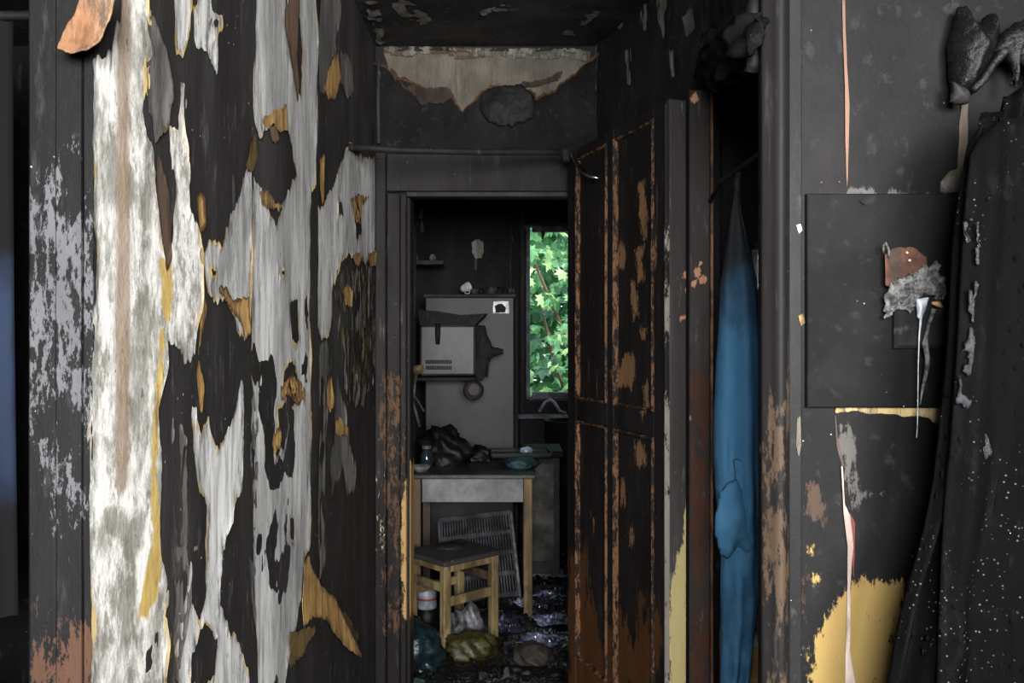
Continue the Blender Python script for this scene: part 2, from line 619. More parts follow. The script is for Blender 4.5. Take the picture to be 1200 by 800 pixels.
# the strip nearest the camera: bare white plaster with a brown run down it
S1 = [(105, 70), (125, 62), (137, 25), (138, -30), (165, -30), (168, 5), (176, 50), (175, 66), (168, 74), (169, 100), (166, 130), (168, 162), (178, 168), (180, 180), (179, 210),
      (185, 240), (190, 285), (197, 305), (202, 262), (205, 215), (199, 172), (196, 147), (207, 152), (211, 96), (216, 94), (215, 150), (218, 210), (220, 250), (229, 264), (237, 300), (236, 345),
      (229, 390), (224, 430), (218, 425), (205, 405), (196, 405), (192, 432), (186, 470), (186, 510), (189, 560), (186, 600), (185, 640), (194, 700), (189, 722), (194, 760), (190, 830), (105, 830)]
M_run = None


def white_with_run():
    n = NT('white_plaster_with_brown_run')
    st = (1, 1, 0.3)
    base = n.mix(n.step(n.noise(9, 8, 0.72, (1, 1, .6)), 0.41, 0.59), C(150, 148, 140), C(234, 232, 226))
    base = n.mix(n.math('MULTIPLY', n.step(n.noise(17, 8, 0.75, (1, 1, 0.6), (4, 3, 1)), 0.51, 0.60), 0.7), base, C(112, 108, 98))
    r = n.attr('run')
    rm = n.math('MULTIPLY', n.step(n.math('ADD', r, n.math('MULTIPLY', n.math('SUBTRACT', n.noise(16, 5, 0.6, (1, 1, 0.4)), 0.5), 0.5)), 0.32, 0.75), 0.85)
    base = n.mix(rm, base, n.mix(n.noise(12, 4, 0.6, (1, 1, 0.15)), C(168, 154, 134), C(130, 104, 82)))
    g = n.attr('grime')
    gm = n.step(n.math('ADD', g, n.math('MULTIPLY', n.math('SUBTRACT', n.noise(20, 6, 0.7), 0.5), 1.2)), 0.5, 0.75)
    gm = n.math('MULTIPLY', gm, n.step(g, 0.02, 0.2))
    base = n.mix(n.math('MULTIPLY', gm, 0.75), base, C(120, 116, 106))
    y = n.attr('yellow')
    ym = n.step(n.math('ADD', y, n.math('MULTIPLY', n.math('SUBTRACT', n.noise(26, 6, 0.7), 0.5), 1.2)), 0.5, 0.7)
    ym = n.math('MULTIPLY', ym, n.step(y, 0.02, 0.2))
    base = n.mix(ym, base, n.mix(n.noise(20, 4, 0.6), C(214, 190, 120), C(168, 134, 70)))
    e = n.attr('edge')
    cr = n.math('ADD', n.math('SUBTRACT', 0.62, e), n.math('MULTIPLY', n.math('SUBTRACT', n.noise(24, 8, 0.82, (1, 1, 0.2), (6, 2, 8)), 0.5), 4.4))
    base = n.mix(n.math('MULTIPLY', n.step(cr, 0.35, 0.95), 0.8), base, (.06, .055, .05))
    em = n.math('ADD', n.math('SUBTRACT', 0.20, e), n.math('MULTIPLY', n.math('SUBTRACT', n.noise(40, 5, 0.7), 0.5), 0.55))
    em = n.math('MULTIPLY', n.step(em, 0.0, 0.12), n.step(n.noise(8, 3, 0.6, (1, 1, 0.6), (8, 8, 2)), 0.48, 0.60))
    base = n.mix(em, base, C(196, 172, 120))
    sp = n.math('MULTIPLY', n.step(n.noise(60, 5, 0.7, (1, 1, 0.5), (1, 9, 2)), 0.60, 0.68), n.step(n.noise(7, 3, 0.6, (1, 1, 0.5), (2, 7, 5)), 0.44, 0.62))
    base = n.mix(sp, base, (.05, .047, .042))
    h = n.math('ADD', n.noise(24, 7, 0.7, (1, 1, 0.6)), n.math('MULTIPLY', n.noise(120, 4, 0.7), 0.3))
    return n.done(base, 0.85, n.bump(h, 0.5, 0.006), 0.2)


M_run = white_with_run()
L(S1, M_run, 'bare_plaster_strip', layers={
    'run': ([[(136, -30), (152, -30), (151, 200), (152, 400), (150, 570), (142, 585), (133, 570), (135, 300)]], 0.02),
    'grime': ([[(115, 585), (140, 590), (172, 600), (165, 650), (150, 665), (130, 640), (115, 610)], [(140, 740), (156, 740), (154, 800), (142, 800)], [(118, 510), (130, 505), (130, 560), (120, 560)]], 0.04),
    'yellow': ([[(186, 380), (194, 380), (188, 470), (184, 560), (190, 640), (186, 700), (172, 725), (160, 725), (165, 690), (176, 620), (174, 540), (180, 450)],
                [(184, 300), (198, 300), (204, 330), (200, 380), (190, 380)]], 0.02)}, **big)
L([(170, 20), (176, 20), (192, 60), (200, 100), (196, 145), (186, 160), (178, 165), (170, 130), (170, 74), (177, 66)], M_dim_paper, warp=0.006)
L([(181, 172), (190, 190), (196, 230), (199, 300), (194, 312), (188, 270), (181, 225)], M_brown, 'brown_paper_scrap')
L([(202, -30), (224, -30), (225, 22), (222, 48), (214, 66), (205, 60), (201, 25)])
L([(226, 10), (237, -20), (245, -20), (247, 12), (258, 18), (259, 32), (254, 40), (253, 70), (250, 86), (245, 74), (238, 60), (228, 58)])
L([(238, 30), (246, 22), (250, 48), (244, 66), (238, 52)], M_white_plaster, lift=0.004)
# second drop
L([(294, 195), (283, 208), (279, 225), (270, 250), (262, 280), (250, 284), (240, 284), (232, 296), (236, 318), (240, 345), (252, 352), (262, 356), (270, 372), (276, 392), (285, 398), (292, 392)], holes=[[(244, 314), (250, 314), (252, 324), (246, 326)]], **big)
L([(252, 338), (262, 336), (270, 350), (288, 345), (290, 390), (283, 398), (276, 376), (262, 356)], M_tan, 'tan_paper_scrap', lift=0.005)
L([(222, 486), (228, 470), (234, 500), (242, 492), (246, 508), (254, 524), (262, 508), (268, 492), (276, 462), (281, 446), (283, 520), (281, 575), (274, 590), (270, 612), (262, 626), (259, 660), (257, 705),
   (262, 726), (274, 748), (288, 778), (294, 830), (204, 830), (205, 740), (214, 700), (224, 640), (238, 640), (240, 600), (230, 570), (224, 540)],
  holes=[[(222, 775), (236, 735), (244, 738), (251, 752), (246, 790), (232, 805), (220, 800)], [(222, 645), (238, 640), (240, 690), (232, 722), (222, 700)]], **big)
L([(204, 640), (222, 640), (222, 700), (214, 740), (204, 830), (196, 830), (200, 700)], M_dim_paper, nholes=(0.12, 60, 30))
L([(196, 480), (212, 500), (220, 560), (222, 640), (204, 640), (198, 560)], M_dim_paper, nholes=(-0.02, 50, 18))
L([(232, 480), (236, 450), (229, 420), (232, 395), (240, 360), (236, 350), (229, 390), (225, 440)], M_tan, 'tan_paper_scrap', lift=0.004)
L([(226, 230), (236, 228), (238, 262), (231, 272)], M_tan, 'tan_paper_scrap', lift=0.004)
L([(288, 172), (297, 150), (299, 190), (290, 204), (284, 194)], M_olive, 'tan_paper_scrap', lift=0.004)
# third drop: the tall grey one
L([(297, -30), (336, -30), (334, 30), (338, 60), (346, 90), (350, 112), (355, 60), (348, 20), (348, -30), (368, -30), (371, 40), (371, 120), (369, 215), (363, 225), (362, 300), (363, 400), (364, 520), (362, 560),
   (363, 640), (357, 655), (353, 690), (346, 735), (338, 760), (330, 830), (300, 830), (297, 700), (295, 600), (294, 480), (295, 360), (293, 225), (294, 205), (305, 225), (316, 252), (322, 268), (330, 242), (336, 226),
   (346, 206), (340, 170), (334, 148), (322, 138), (308, 150), (300, 165), (295, 140), (296, 60)],
  holes=[[(333, 430), (340, 424), (346, 436), (353, 470), (345, 474), (336, 466), (330, 455)], [(324, 480), (334, 472), (337, 500), (331, 528), (322, 530), (325, 505)], [(338, 352), (348, 352), (349, 400), (340, 398)],
         [(339, 606), (344, 606), (344, 634), (339, 632)], [(326, 315), (330, 314), (331, 324), (327, 325)]], **big)
L([(332, -30), (347, -30), (348, 20), (347, 60), (349, 100), (347, 118), (338, 70), (332, 30)], M_brown, 'brown_paper_scrap', lift=0.003)
L([(305, 140), (320, 128), (333, 122), (336, 150), (326, 158), (318, 146), (308, 152)], M_tan, 'tan_paper_scrap', lift=0.004)
L([(313, 146), (322, 148), (324, 164), (316, 168)], M_brown, 'brown_paper_scrap', lift=0.004)
L([(299, 222), (308, 222), (318, 235), (328, 240), (326, 246), (312, 244), (303, 238)], M_tan, 'tan_paper_scrap', lift=0.006)
L([(327, 452), (336, 440), (352, 448), (357, 466), (345, 474), (334, 464), (325, 474)], M_tan, 'tan_paper_scrap', lift=0.005, nholes=(0.2, 60, 60))
L([(313, 520), (322, 500), (327, 505), (325, 522), (318, 530)], M_tan, 'tan_paper_scrap', lift=0.005)
L([(294, 460), (300, 500), (299, 600), (296, 760), (291, 700), (293, 560), (289, 470)], M_dim_paper, 'wallpaper_scrap', nholes=(0.0, 60, 30))
# the fourth drop
L([(373, -30), (396, -30), (398, 20), (393, 50), (388, 90), (384, 112), (374, 110), (373, 60)], M_dim_paper)
L([(398, 60), (412, 70), (414, 108), (406, 116), (398, 96)], M_dim_paper)
L([(378, 105), (386, 66), (393, 64), (397, 90), (391, 114), (384, 118)], M_tan, 'tan_paper_scrap', lift=0.004)
L([(371, 240), (377, 242), (386, 225), (394, 208), (401, 182), (408, 166), (416, 178), (428, 186), (441, 184), (441, 250), (440, 290), (433, 300), (428, 310), (420, 298), (405, 300), (396, 312), (389, 335), (388, 372),
   (384, 395), (376, 400), (372, 380), (371, 320)], holes=[[(394, 236), (399, 238), (400, 252), (395, 250)], [(418, 235), (422, 232), (423, 270), (417, 285), (414, 250)]], **big)
L([(371, 185), (377, 178), (379, 230), (376, 242), (372, 222)], M_tan, 'tan_paper_scrap', lift=0.004)
L([(409, 232), (422, 228), (431, 230), (424, 240), (420, 262), (413, 258)], M_tan, 'tan_paper_scrap', lift=0.005, nholes=(0.25, 50, 50))
L([(397, 340), (404, 332), (410, 340), (410, 360), (402, 358)], M_tan, 'tan_paper_scrap', lift=0.006)
L([(410, 300), (418, 296), (424, 304), (416, 312)], M_tan, 'tan_paper_scrap', lift=0.006)
L([(429, 296), (438, 296), (440, 310), (432, 314)], M_tan, 'tan_paper_scrap', lift=0.006)
L([(390, 318), (440, 312), (440, 440), (424, 470), (404, 470), (390, 380)], M_dim_paper, 'wallpaper_scrap', nholes=(-0.06, 42, 15), warp=0.02)
L([(392, 320), (440, 316), (436, 420), (420, 460), (400, 440)], M_olive, 'tan_paper_scrap', nholes=(-0.17, 50, 24), warp=0.02, lift=0.004)
L([(373, 400), (383, 400), (385, 440), (381, 520), (380, 660), (373, 680), (372, 560)], M_dim_paper, nholes=(0.1, 40, 12))
L([(379, 452), (385, 440), (389, 470), (384, 482), (379, 474)], M_tan, 'tan_paper_scrap', lift=0.005)
L([(390, 492), (396, 488), (405, 500), (404, 512), (396, 510), (389, 508)], M_tan, 'tan_paper_scrap', lift=0.005)
L([(394, 440), (402, 470), (408, 520), (416, 550), (414, 575), (406, 578), (400, 540), (396, 560), (388, 575), (386, 540), (392, 510)], M_dim_paper, warp=0.016)
L([(412, 440), (422, 430), (428, 450), (424, 476), (414, 478)], M_dim_paper, nholes=(0.05, 50, 20))
L([(424, 330), (430, 330), (431, 410), (425, 412)], M_dim_paper, nholes=(0.05, 50, 12))
# flaps hanging off the wall
L([(355, 660), (360, 650), (366, 672), (373, 684), (386, 702), (396, 735), (406, 772), (398, 764), (391, 756), (376, 726), (364, 722), (353, 734), (351, 704)], M_tan, 'curled_paper_flap', warp=0.004, peel=((360, 655), (402, 770), 0.05, 1.6), thick=0.001)
L([(336, 742), (360, 734), (368, 736), (352, 768), (337, 782)], M_olive, 'curled_paper_flap', warp=0.006, lift=0.004, thick=0.001)
L([(390, 720), (402, 716), (419, 745), (414, 760), (400, 742)], M_olive, 'curled_paper_flap', warp=0.006, lift=0.004)
# the scorched curl at the top of the first strip
o = scrap('curled_paper_flap', Surf((0, 1.088, 0), (1, 0, 0), (0, 0, 1)), [[(82, 66), (84, 46), (92, 24), (100, -8), (140, -12), (134, 26), (124, 52), (112, 66), (96, 71)]],
          m_paper('scorched_curl', C(164, 132, 100), C(112, 76, 52), C(58, 38, 26), C(48, 32, 22), 0.5, 0.8), wl, warp=0.004, lift=0.004, peel=((130, -10), (88, 66), 0.02, 1.5), seed=61, cell=0.003, curl=.008, thick=0.002)

# ---- the black post at the near end of the left wall
jambF = Surf((0, 1.112, 0), (1, 0, 0), (0, 0, 1))
M_post = m_layers('post_char', [('scuff_highlight', C(104, 104, 107), C(56, 56, 60), 40), ('wood', C(88, 62, 48), C(50, 36, 29), 34)], 0.42, st=(1, 1, 0.2), ragged=2.2)
post_layers = {'scuff_highlight': ([[(34, 235), (62, 230), (104, 300), (108, 450), (60, 450), (34, 430)], [(70, 530), (92, 530), (92, 580), (70, 580)]], 0.09),
               'wood': ([[(52, 830), (56, 765), (68, 735), (84, 728), (98, 740), (118, 742), (120, 830)]], 0.06)}
pt = struct(root('trim_1', (-0.575, 1.11, 0)))
xs = [jambF.st(p, 400)[0] for p in (36, 68, 98, 109.5)]
for i, (a, b, n1) in enumerate(zip(xs[:-1], xs[1:], (0.006, 0.009, 0.004))):
    slab('post_moulding', jambF, a, b, 0, HC - 0.002, -0.002, n1, M_post, pt, cell=0.025, ch=0.003, warp=0.003, layers=post_layers, seed=i)

# ---- end wall round the kitchen doorway
OX0, OX1, OZ = -0.418, 0.27, 2.055
M_end = m_char('end_wall_soot', 0.4)
we = struct(root('wall_end', (0, EY, 0)))
slab('wall_panel', wallE, LX, OX0, 0, HC, -0.12, 0, M_end, we, cell=0.05, ch=0.001)
slab('wall_panel', wallE, OX1, 2.2, 0, HC, -0.12, 0, M_end, we, cell=0.05, ch=0.001)
n_ = slab('wall_panel', wallE, OX0, OX1, OZ, HC, -0.12, 0, M_end, we, cell=0.05, ch=0.001)
scrap('bare_plaster_patch', wallE, [[(448, 60), (692, 60), (692, 100), (640, 128), (545, 140), (500, 128), (460, 96)]], M_cream, we, warp=0.002, lift=0.002, curl=0, seed=3)
scrap('plaster_crust', wallE, [[(449, 55), (562, 57), (690, 58), (688, 74), (668, 70), (560, 69), (528, 70), (526, 64), (488, 64), (484, 68), (452, 66)]], M_pl2, we, warp=0.004, lift=0.008, nholes=(0.10, 40, 60), seed=4)
scrap('sagging_sooted_paper', wallE, [[(447, 78), (456, 80), (468, 90), (486, 98), (505, 105), (522, 106), (531, 113), (542, 131), (552, 122), (566, 108), (575, 104), (592, 103), (612, 101), (626, 112), (628, 118), (648, 108), (668, 90), (690, 72), (697, 66), (710, 60), (710, 190), (428, 190), (428, 74)]],
      M_soot_sheet, we, warp=0.008, freq=(25, 25), lift=0.006, curl=0.03, curl_len=0.03, wrinkle=0.008, seed=8)
scrap('drooping_paper_curl', wallE, [[(566, 112), (578, 104), (610, 102), (625, 114), (626, 140), (600, 150), (572, 146), (560, 128)]], m_char('curl_soot', .25), we, warp=0.008, lift=0.03, inflate=0.014, curl=0.0, wrinkle=0.012, seed=12)
scrap('torn_brown_paper', wallE, [[(458, 82), (470, 92), (500, 104), (526, 104), (532, 114), (518, 122), (496, 124), (482, 110), (466, 98)]], M_brown2, we, warp=0.008, lift=0.018, seed=15)
scrap('torn_brown_paper', wallE, [[(605, 100), (640, 93), (660, 84), (652, 96), (622, 104)]], M_brown2, we, warp=0.008, lift=0.012, seed=16)

# door frame of the kitchen: jamb boards, head, casings
kd = struct(root('door_1', (-0.07, EY, 0)))
M_casing = m_layers('kitchen_casing', [('cream', C(214, 208, 190), C(150, 138, 110), 22), ('wood', C(98, 74, 54), C(58, 44, 34), 20), ('tan', C(190, 158, 106), C(136, 106, 64), 22)], 0.5, 0.6, st=(1, 1, .2), streak=.5)
casing_layers = {'cream': ([[(443, 542), (450, 542), (451, 780), (443, 760)]], 0.02),
                 'wood': ([[(452, 430), (470, 440), (473, 740), (452, 745)]], 0.10),
                 'tan': ([[(471, 560), (481, 560), (481, 725), (472, 720)]], 0.03)}
slab('casing', wallE, -0.543, -0.50, 0, 2.22, 0.0, 0.03, M_casing, kd, 0.03, 0.004, 0.003, casing_layers)
slab('casing', wallE, -0.498, -0.445, 0, 2.06, 0.0, 0.02, M_casing, kd, 0.03, 0.004, 0.003, casing_layers, 2)
slab('casing', wallE, -0.443, OX0, 0, 2.055, 0.0, 0.035, M_casing, kd, 0.02, 0.004, 0.002, casing_layers, 3)
slab('head_casing', wallE, -0.498, 0.30, 2.064, 2.215, 0.0, 0.03, M_char_wood, kd, 0.04, 0.004, 0.006)
slab('head_edge', wallE, OX0, OX1, 2.043, 2.062, -0.02, 0.036, m_char('sooted_head_edge', 1.1, 0.3), kd, 0.04, 0.003, 0.002)
slab('casing', wallE, OX1, 0.32, 0, 2.06, 0.0, 0.02, M_char_wood, kd, 0.05, 0.004, 0.003)
jl = Surf((OX0, EY, 0), (0, 1, 0), (0, 0, 1))
slab('jamb', jl, 0.001, 0.12, 0, 2.043, -0.002, 0.012, M_casing, kd, 0.03, 0.003, 0.002, {'cream': ([], .02), 'wood': ([[(470, 600), (490, 600), (490, 740), (470, 740)]], .1), 'tan': ([[(470, 540), (490, 540), (490, 725), (470, 715)]], .05)})

# ---- right-hand hall wall behind the open door, and its post
RA, RB = Vector((0.335, EY, 0)), Vector((0.585, 2.62, 0))
wallD = Surf(RA, RB - RA, (0, 0, 1))
wd = struct(slab('wall_right', wallD, 0, (RB - RA).length, 0, HC, -0.06, 0, M_char_dark, cell=0.03, ch=0.001, warp=0.004))
for i, (P, mt) in enumerate([([(716, -10), (726, -10), (723, 18), (717, 24)], M_dim_paper), ([(724, 10), (734, 20), (730, 40), (724, 30)], M_dim_paper), ([(772, -10), (784, -10), (780, 48), (775, 30), (772, 14)], M_dim_paper),
                              ([(690, 62), (702, 50), (702, 108), (694, 100)], M_dim_paper), ([(736, 60), (742, 56), (744, 96), (738, 100)], M_dim_paper), ([(752, 0), (760, 4), (758, 36), (752, 30)], M_dim_paper), ([(786, 60), (792, 56), (794, 90), (788, 94)], M_dim_paper), ([(800, 20), (812, 10), (816, 34), (804, 44)], M_dim_paper)]):
    scrap('peeling_paint_strip', wallD, [P], mt, wd, warp=0.008, lift=0.004, nholes=(0.2, 40, 15), seed=70 + i)

postF = Surf((0, 2.56, 0), (1, 0, 0), (0, 0, 1))
M_post2 = m_layers('brown_post', [('tan', C(222, 176, 140), C(190, 120, 92), 24), ('wood', C(100, 66, 50), C(56, 40, 33), 14)], 2.2, 0.6, st=(1, 1, .15), streak=.4)
tanp = lambda x, y, r, q=1.2: [(x - r, y), (x - r * .4, y - r * q), (x + r * .6, y - r * q * .8), (x + r, y + r * .2), (x + r * .3, y + r * q), (x - r * .7, y + r * .8)]
pl2 = {'tan': ([tanp(818, 318, 5), tanp(825, 328, 6), tanp(803, 322, 4), tanp(813, 332, 3), tanp(822, 308, 3), tanp(800, 372, 5), tanp(822, 452, 3), tanp(813, 115, 6), tanp(808, 490, 3), tanp(818, 545, 4)], 0.012),
       'wood': ([[(808, 440), (834, 440), (834, 830), (808, 830)]], 0.1)}
p2 = struct(root('trim_2', (0.56, 2.56, 0)))
s0, s1 = postF.st(808, 400)[0], postF.st(832, 400)[0]
slab('post_board', postF, s0, s1, 0, 2.225, -0.05, 0.0, M_post2, p2, 0.012, 0.003, 0.002, pl2)
slab('post_bead', postF, s1 + 0.0005, s1 + 0.009, 0, 2.215, -0.05, 0.008, m_plain('worn_bead', C(150, 110, 84), C(70, 50, 40), 0.5, 30, 0.2, 0.8, (1, 1, 0.15)), p2, 0.04, 0.002, 0.002)

# ---- the panelled door, standing open
DA, DB = Vector((0.2145, 3.30, 0)), Vector((0.467, 2.55, 0))
doorS = Surf(DA, DB - DA, (0, 0, 1))
DW = (DB - DA).length
dr = struct(root('door_2', DA))
M_door = m_layers('charred_door', [('wood', C(110, 70, 38), C(52, 38, 26), 12), ('tan', C(160, 124, 90), C(92, 64, 46), 40), ('cream', C(222, 204, 150), C(206, 186, 128), 16)], 0.5, 0.6, st=(1, 1, 0.18), streak=0.5, ragged=1.9)
door_layers = {
    'wood': ([[(660, 830), (662, 655), (672, 640), (681, 655), (684, 690), (696, 715), (704, 740), (716, 720), (738, 730), (743, 700), (746, 686), (751, 694), (755, 740), (764, 715), (772, 720), (776, 830)]], 0.10),
    'tan': ([[(741, 214), (750, 212), (754, 250), (751, 290), (746, 270)], [(720, 286), (726, 280), (729, 300), (727, 316), (721, 312)], [(739, 292), (750, 288), (751, 328), (743, 330)], [(757, 282), (770, 276), (768, 320), (759, 316)],
             [(716, 436), (726, 420), (737, 412), (741, 442), (734, 456), (720, 452)], [(748, 452), (756, 448), (757, 480), (751, 488)], [(745, 382), (752, 388), (752, 398), (746, 400)], [(734, 330), (740, 330), (745, 370), (738, 375)],
             [(739, 520), (747, 512), (755, 540), (748, 550), (741, 545)], [(722, 565), (728, 560), (728, 590), (723, 595)], [(733, 615), (738, 612), (737, 640), (733, 640)], [(688, 600), (694, 610), (692, 625)]], 0.018),
    'cream': ([], 0.02)}
edge_layers = dict(door_layers)


def dq(q): return q * DW


dz = lambda px, py: doorS.st(px, py)[1]
rails = [(0.0, 0.28), (dz(712, 500), dz(712, 474)), (dz(712, 166), 2.195)]
stiles = [(0.0, 0.105), (0.455, 0.52), (0.885, 0.985)]
TH = 0.045
for a, b in stiles:
    slab('stile', doorS, dq(a), dq(b), 0.012, 2.195, -TH, 0, M_door, dr, 0.014, 0.003, 0.002, door_layers)
cols = [(stiles[0][1], stiles[1][0]), (stiles[1][1], stiles[2][0])]
for a, b in cols:
    for z0, z1 in rails:
        slab('rail', doorS, dq(a) + .0006, dq(b) - .0006, max(z0, .012), z1, -TH + .002, -0.001, M_door, dr, 0.014, 0.003, 0.002, door_layers)
M_mould = m_layers('door_moulding', [('worn', C(150, 108, 74), C(74, 52, 36), 46)], 0.6, 0.8, st=(1, 1, 0.2), ragged=1.7, streak=0.6)
for ci, (a, b) in enumerate(cols):
    for (z0, z1) in ((rails[0][1], rails[1][0]), (rails[1][1], rails[2][0])):
        slab('panel', doorS, dq(a) + .001, dq(b) - .001, z0 + .001, z1 - .001, -0.030, -0.014, M_door, dr, 0.014, 0.002, 0.003, door_layers)
        w = 0.011
        wl_ = {'worn': ([[(664, 200), (800, 200), (800, 480), (664, 480)], [(664, 520), (800, 520), (800, 830), (664, 830)]], 1.6)}
        slab('panel_moulding', doorS, dq(a) + .001, dq(a) + w, z0 + .001, z1 - .001, -0.0138, 0.006, M_mould, dr, 0.02, 0.005, 0.001, wl_)
        slab('panel_moulding', doorS, dq(b) - w, dq(b) - .001, z0 + .001, z1 - .001, -0.0138, 0.006, M_mould, dr, 0.02, 0.005, 0.001, wl_)
        slab('panel_moulding', doorS, dq(a) + w + .001, dq(b) - w - .001, z0 + .001, z0 + w, -0.0138, 0.004, M_mould, dr, 0.02, 0.005, 0.001, wl_)
        slab('panel_moulding', doorS, dq(a) + w + .001, dq(b) - w - .001, z1 - w, z1 - .001, -0.0138, 0.004, M_mould, dr, 0.02, 0.005, 0.001, wl_)
M_bead = m_layers('pale_bead', [('worn', C(196, 190, 178), C(120, 112, 100), 30)], 1.2, 0.4, st=(1, 1, 0.2))
slab('edge_bead', doorS, dq(0.986), dq(1.0), 0.012, 2.18, -TH, 0.009, M_bead, dr, 0.02, 0.003, 0.001, {'worn': ([[(770, 255), (800, 255), (800, 300), (770, 300)], [(770, 330), (800, 330), (800, 400), (770, 400)], [(770, 460), (800, 460), (800, 830), (770, 830)]], 0.12)})
# lock edge of the door, towards the camera
edgeS = Surf(DB, Vector((-(DB - DA).y, (DB - DA).x, 0)) * -1 if False else Vector((0.75, 0.2525, 0)), (0, 0, 1))
M_edge = m_layers('door_edge_paint', [('cream', C(226, 210, 150), C(206, 188, 128), 14), ('tan', C(222, 170, 140), C(190, 120, 92), 26)], 3.0, 0.4, st=(1, 1, .15))
slab('lock_edge', edgeS, 0.004, 0.060, 0.012, 2.195, -0.012, 0.003, M_edge, dr, 0.012, 0.003, 0.001,
     {'cream': ([[(783, 830), (784, 690), (790, 655), (796, 640), (800, 610), (806, 590), (812, 590), (812, 830)]], 0.03), 'tan': ([tanp(800, 372, 5), tanp(803, 322, 4), tanp(804, 340, 3)], 0.012)})

# ---- frontal cupboard wall on the right
wr = struct(slab('wall_front', wallR, 0.4125, 2.2, 0, HC, -0.03, 0.0,
                 m_layers('cupboard_front', [('cream', C(164, 142, 84), C(140, 112, 66), 26), ('wood', C(78, 61, 50), C(48, 40, 34), 16), ('scuff_highlight', C(92, 90, 86), C(56, 54, 53), 24)], 0.36, st=(1, 1, 0.7), bump=0.22),
                 cell=0.014, ch=0.001, warp=0.002, layers={
    'cream': ([[(944, 830), (947, 765), (957, 738), (972, 716), (984, 695), (1000, 690), (1003, 674), (1022, 674), (1068, 680), (1050, 830)], tanp(953, 640, 4), tanp(955, 678, 4)], 0.03),
    'wood': ([[(944, 570), (966, 565), (966, 612), (946, 616)], [(938, 640), (946, 640), (945, 760), (938, 760)]], 0.03),
    'scuff_highlight': ([[(1000, 578), (1045, 572), (1046, 576), (1002, 584)], [(1100, 205), (1122, 200), (1124, 224), (1098, 222)], [(985, 232), (985, 224), (1112, 224), (1112, 232)], [(985, 500), (1000, 500), (1010, 600), (998, 600)]], 0.02)}))  # scuffs; the strip along the hatch top paints its lit edge
# rounded post
M_post3 = m_layers('rounded_post', [('wood', C(90, 73, 57), C(52, 43, 35), 18), ('tan', C(214, 176, 120), C(190, 140, 90), 20)], 0.55, 0.3, st=(1, 1, 0.12), bump=0.12, streak=.3)
p3 = struct(root('trim_3', (0.42, RY, 0)))
bm = bmesh.new()
x0, x1 = 0.406, 0.451
prof = [(x0, RY + 0.003), (x0, RY - 0.012), (x0 + .002, RY - .016), (x0 + .010, RY - .020), (x0 + .015, RY - .028), (x0 + .020, RY - .034), (x0 + .026, RY - .036), (x0 + .031, RY - .034), (x0 + .036, RY - .028), (x0 + .040, RY - .020), (x1 - .003, RY - .018), (x1, RY - .012), (x1, RY - .0005), (x0 + 0.0055, RY - .0005), (x0 + 0.0055, RY + .003)]
zs = np.linspace(0, HC - .002, 120)
rows = [[bm.verts.new((x, y, z)) for x, y in prof] for z in zs]
for a, b in zip(rows, rows[1:]):
    for k in range(len(prof)):
        bm.faces.new((a[k], a[(k + 1) % len(prof)], b[(k + 1) % len(prof)], b[k]))
bm.faces.new(rows[0]); bm.faces.new(rows[-1][::-1])
o = obj('post_moulding', bm, M_post3, p3, True)
pw = wloc(o)
S36 = Surf((0, RY - 0.036, 0), (1, 0, 0), (0, 0, 1))
paint(o.data, S36, {'wood': ([[(906, 490), (928, 440), (930, 830), (902, 830)]], 0.06), 'tan': ([tanp(899, 524, 6, 1.6)], 0.012)}, pw)
slab('post_fillet', wallR, x1 + .001, 0.474, 0, HC - .002, 0.0, 0.006, M_char, p3, 0.04, 0.002)
scrap('white_paint_chip', Surf((0, RY - 0.007, 0), (1, 0, 0), (0, 0, 1)), [[(933, 264), (938, 262), (940, 270), (936, 274)]], M_white_chip, p3, warp=0.001, cell=0.001, lift=0.002, curl=0)
scrap('tan_paint_chip', Surf((0, RY - 0.007, 0), (1, 0, 0), (0, 0, 1)), [[(935, 370), (940, 368), (942, 378), (938, 382)]], M_tan, p3, warp=0.001, cell=0.001, lift=0.002, curl=0)

M_ebare = m_paper('bare_board_edge', C(214, 192, 148), C(176, 150, 104), C(110, 92, 64), C(90, 72, 50), 0.2, 0.7)
# splits in the cupboard front
scrap('split_splinter', wallR, [[(986, -20), (988.5, -20), (990, 40), (992, 80), (994.2, 125), (993.5, 165), (992.6, 205), (992, 224), (991.2, 205), (990, 165), (988.6, 100), (987, 40)]], M_wood_raw, wr, warp=0.0006, cell=0.0015, lift=0.003, curl=0.001, seed=5)
scrap('split_splinter', wallR, [[(984, 545), (986, 545), (989, 590), (995, 603), (999, 640), (995.5, 690), (994.5, 760), (1001, 800), (1003, 830), (992, 830), (990, 790), (991.5, 700), (992, 640), (987, 600)]], m_plain('pale_splinter', C(214, 196, 186), C(150, 132, 124), .7, 30, .2, .4, (1, 1, .2)), wr, warp=0.0008, cell=0.0015, lift=0.003, curl=0.002, seed=6)
scrap('split_splinter', wallR, [[(995, 600), (1001, 612), (1001, 650), (999, 690), (998, 640)]], m_plain('red_split', C(120, 50, 44), C(80, 40, 36), 0.6), wr, warp=0.0006, cell=0.0015, lift=0.002, curl=0.001, seed=7)
scrap('split_splinter', wallR, [[(977, 486), (979, 486), (981, 510), (985, 528), (989, 545), (986, 546), (980, 524)]], m_plain('dark_split', C(92, 70, 62), C(50, 40, 36), 0.6), wr, warp=0.0006, cell=0.0015, lift=0.002, curl=0.001, seed=8)
scrap('split_splinter', wallR, [[(932, 490), (936, 486), (937, 520), (934, 536), (931, 520)]], m_plain('pale_split', C(96, 88, 76), C(60, 54, 48), 0.6), wr, warp=0.0006, cell=0.0015, lift=0.0075, curl=0.001, seed=9)
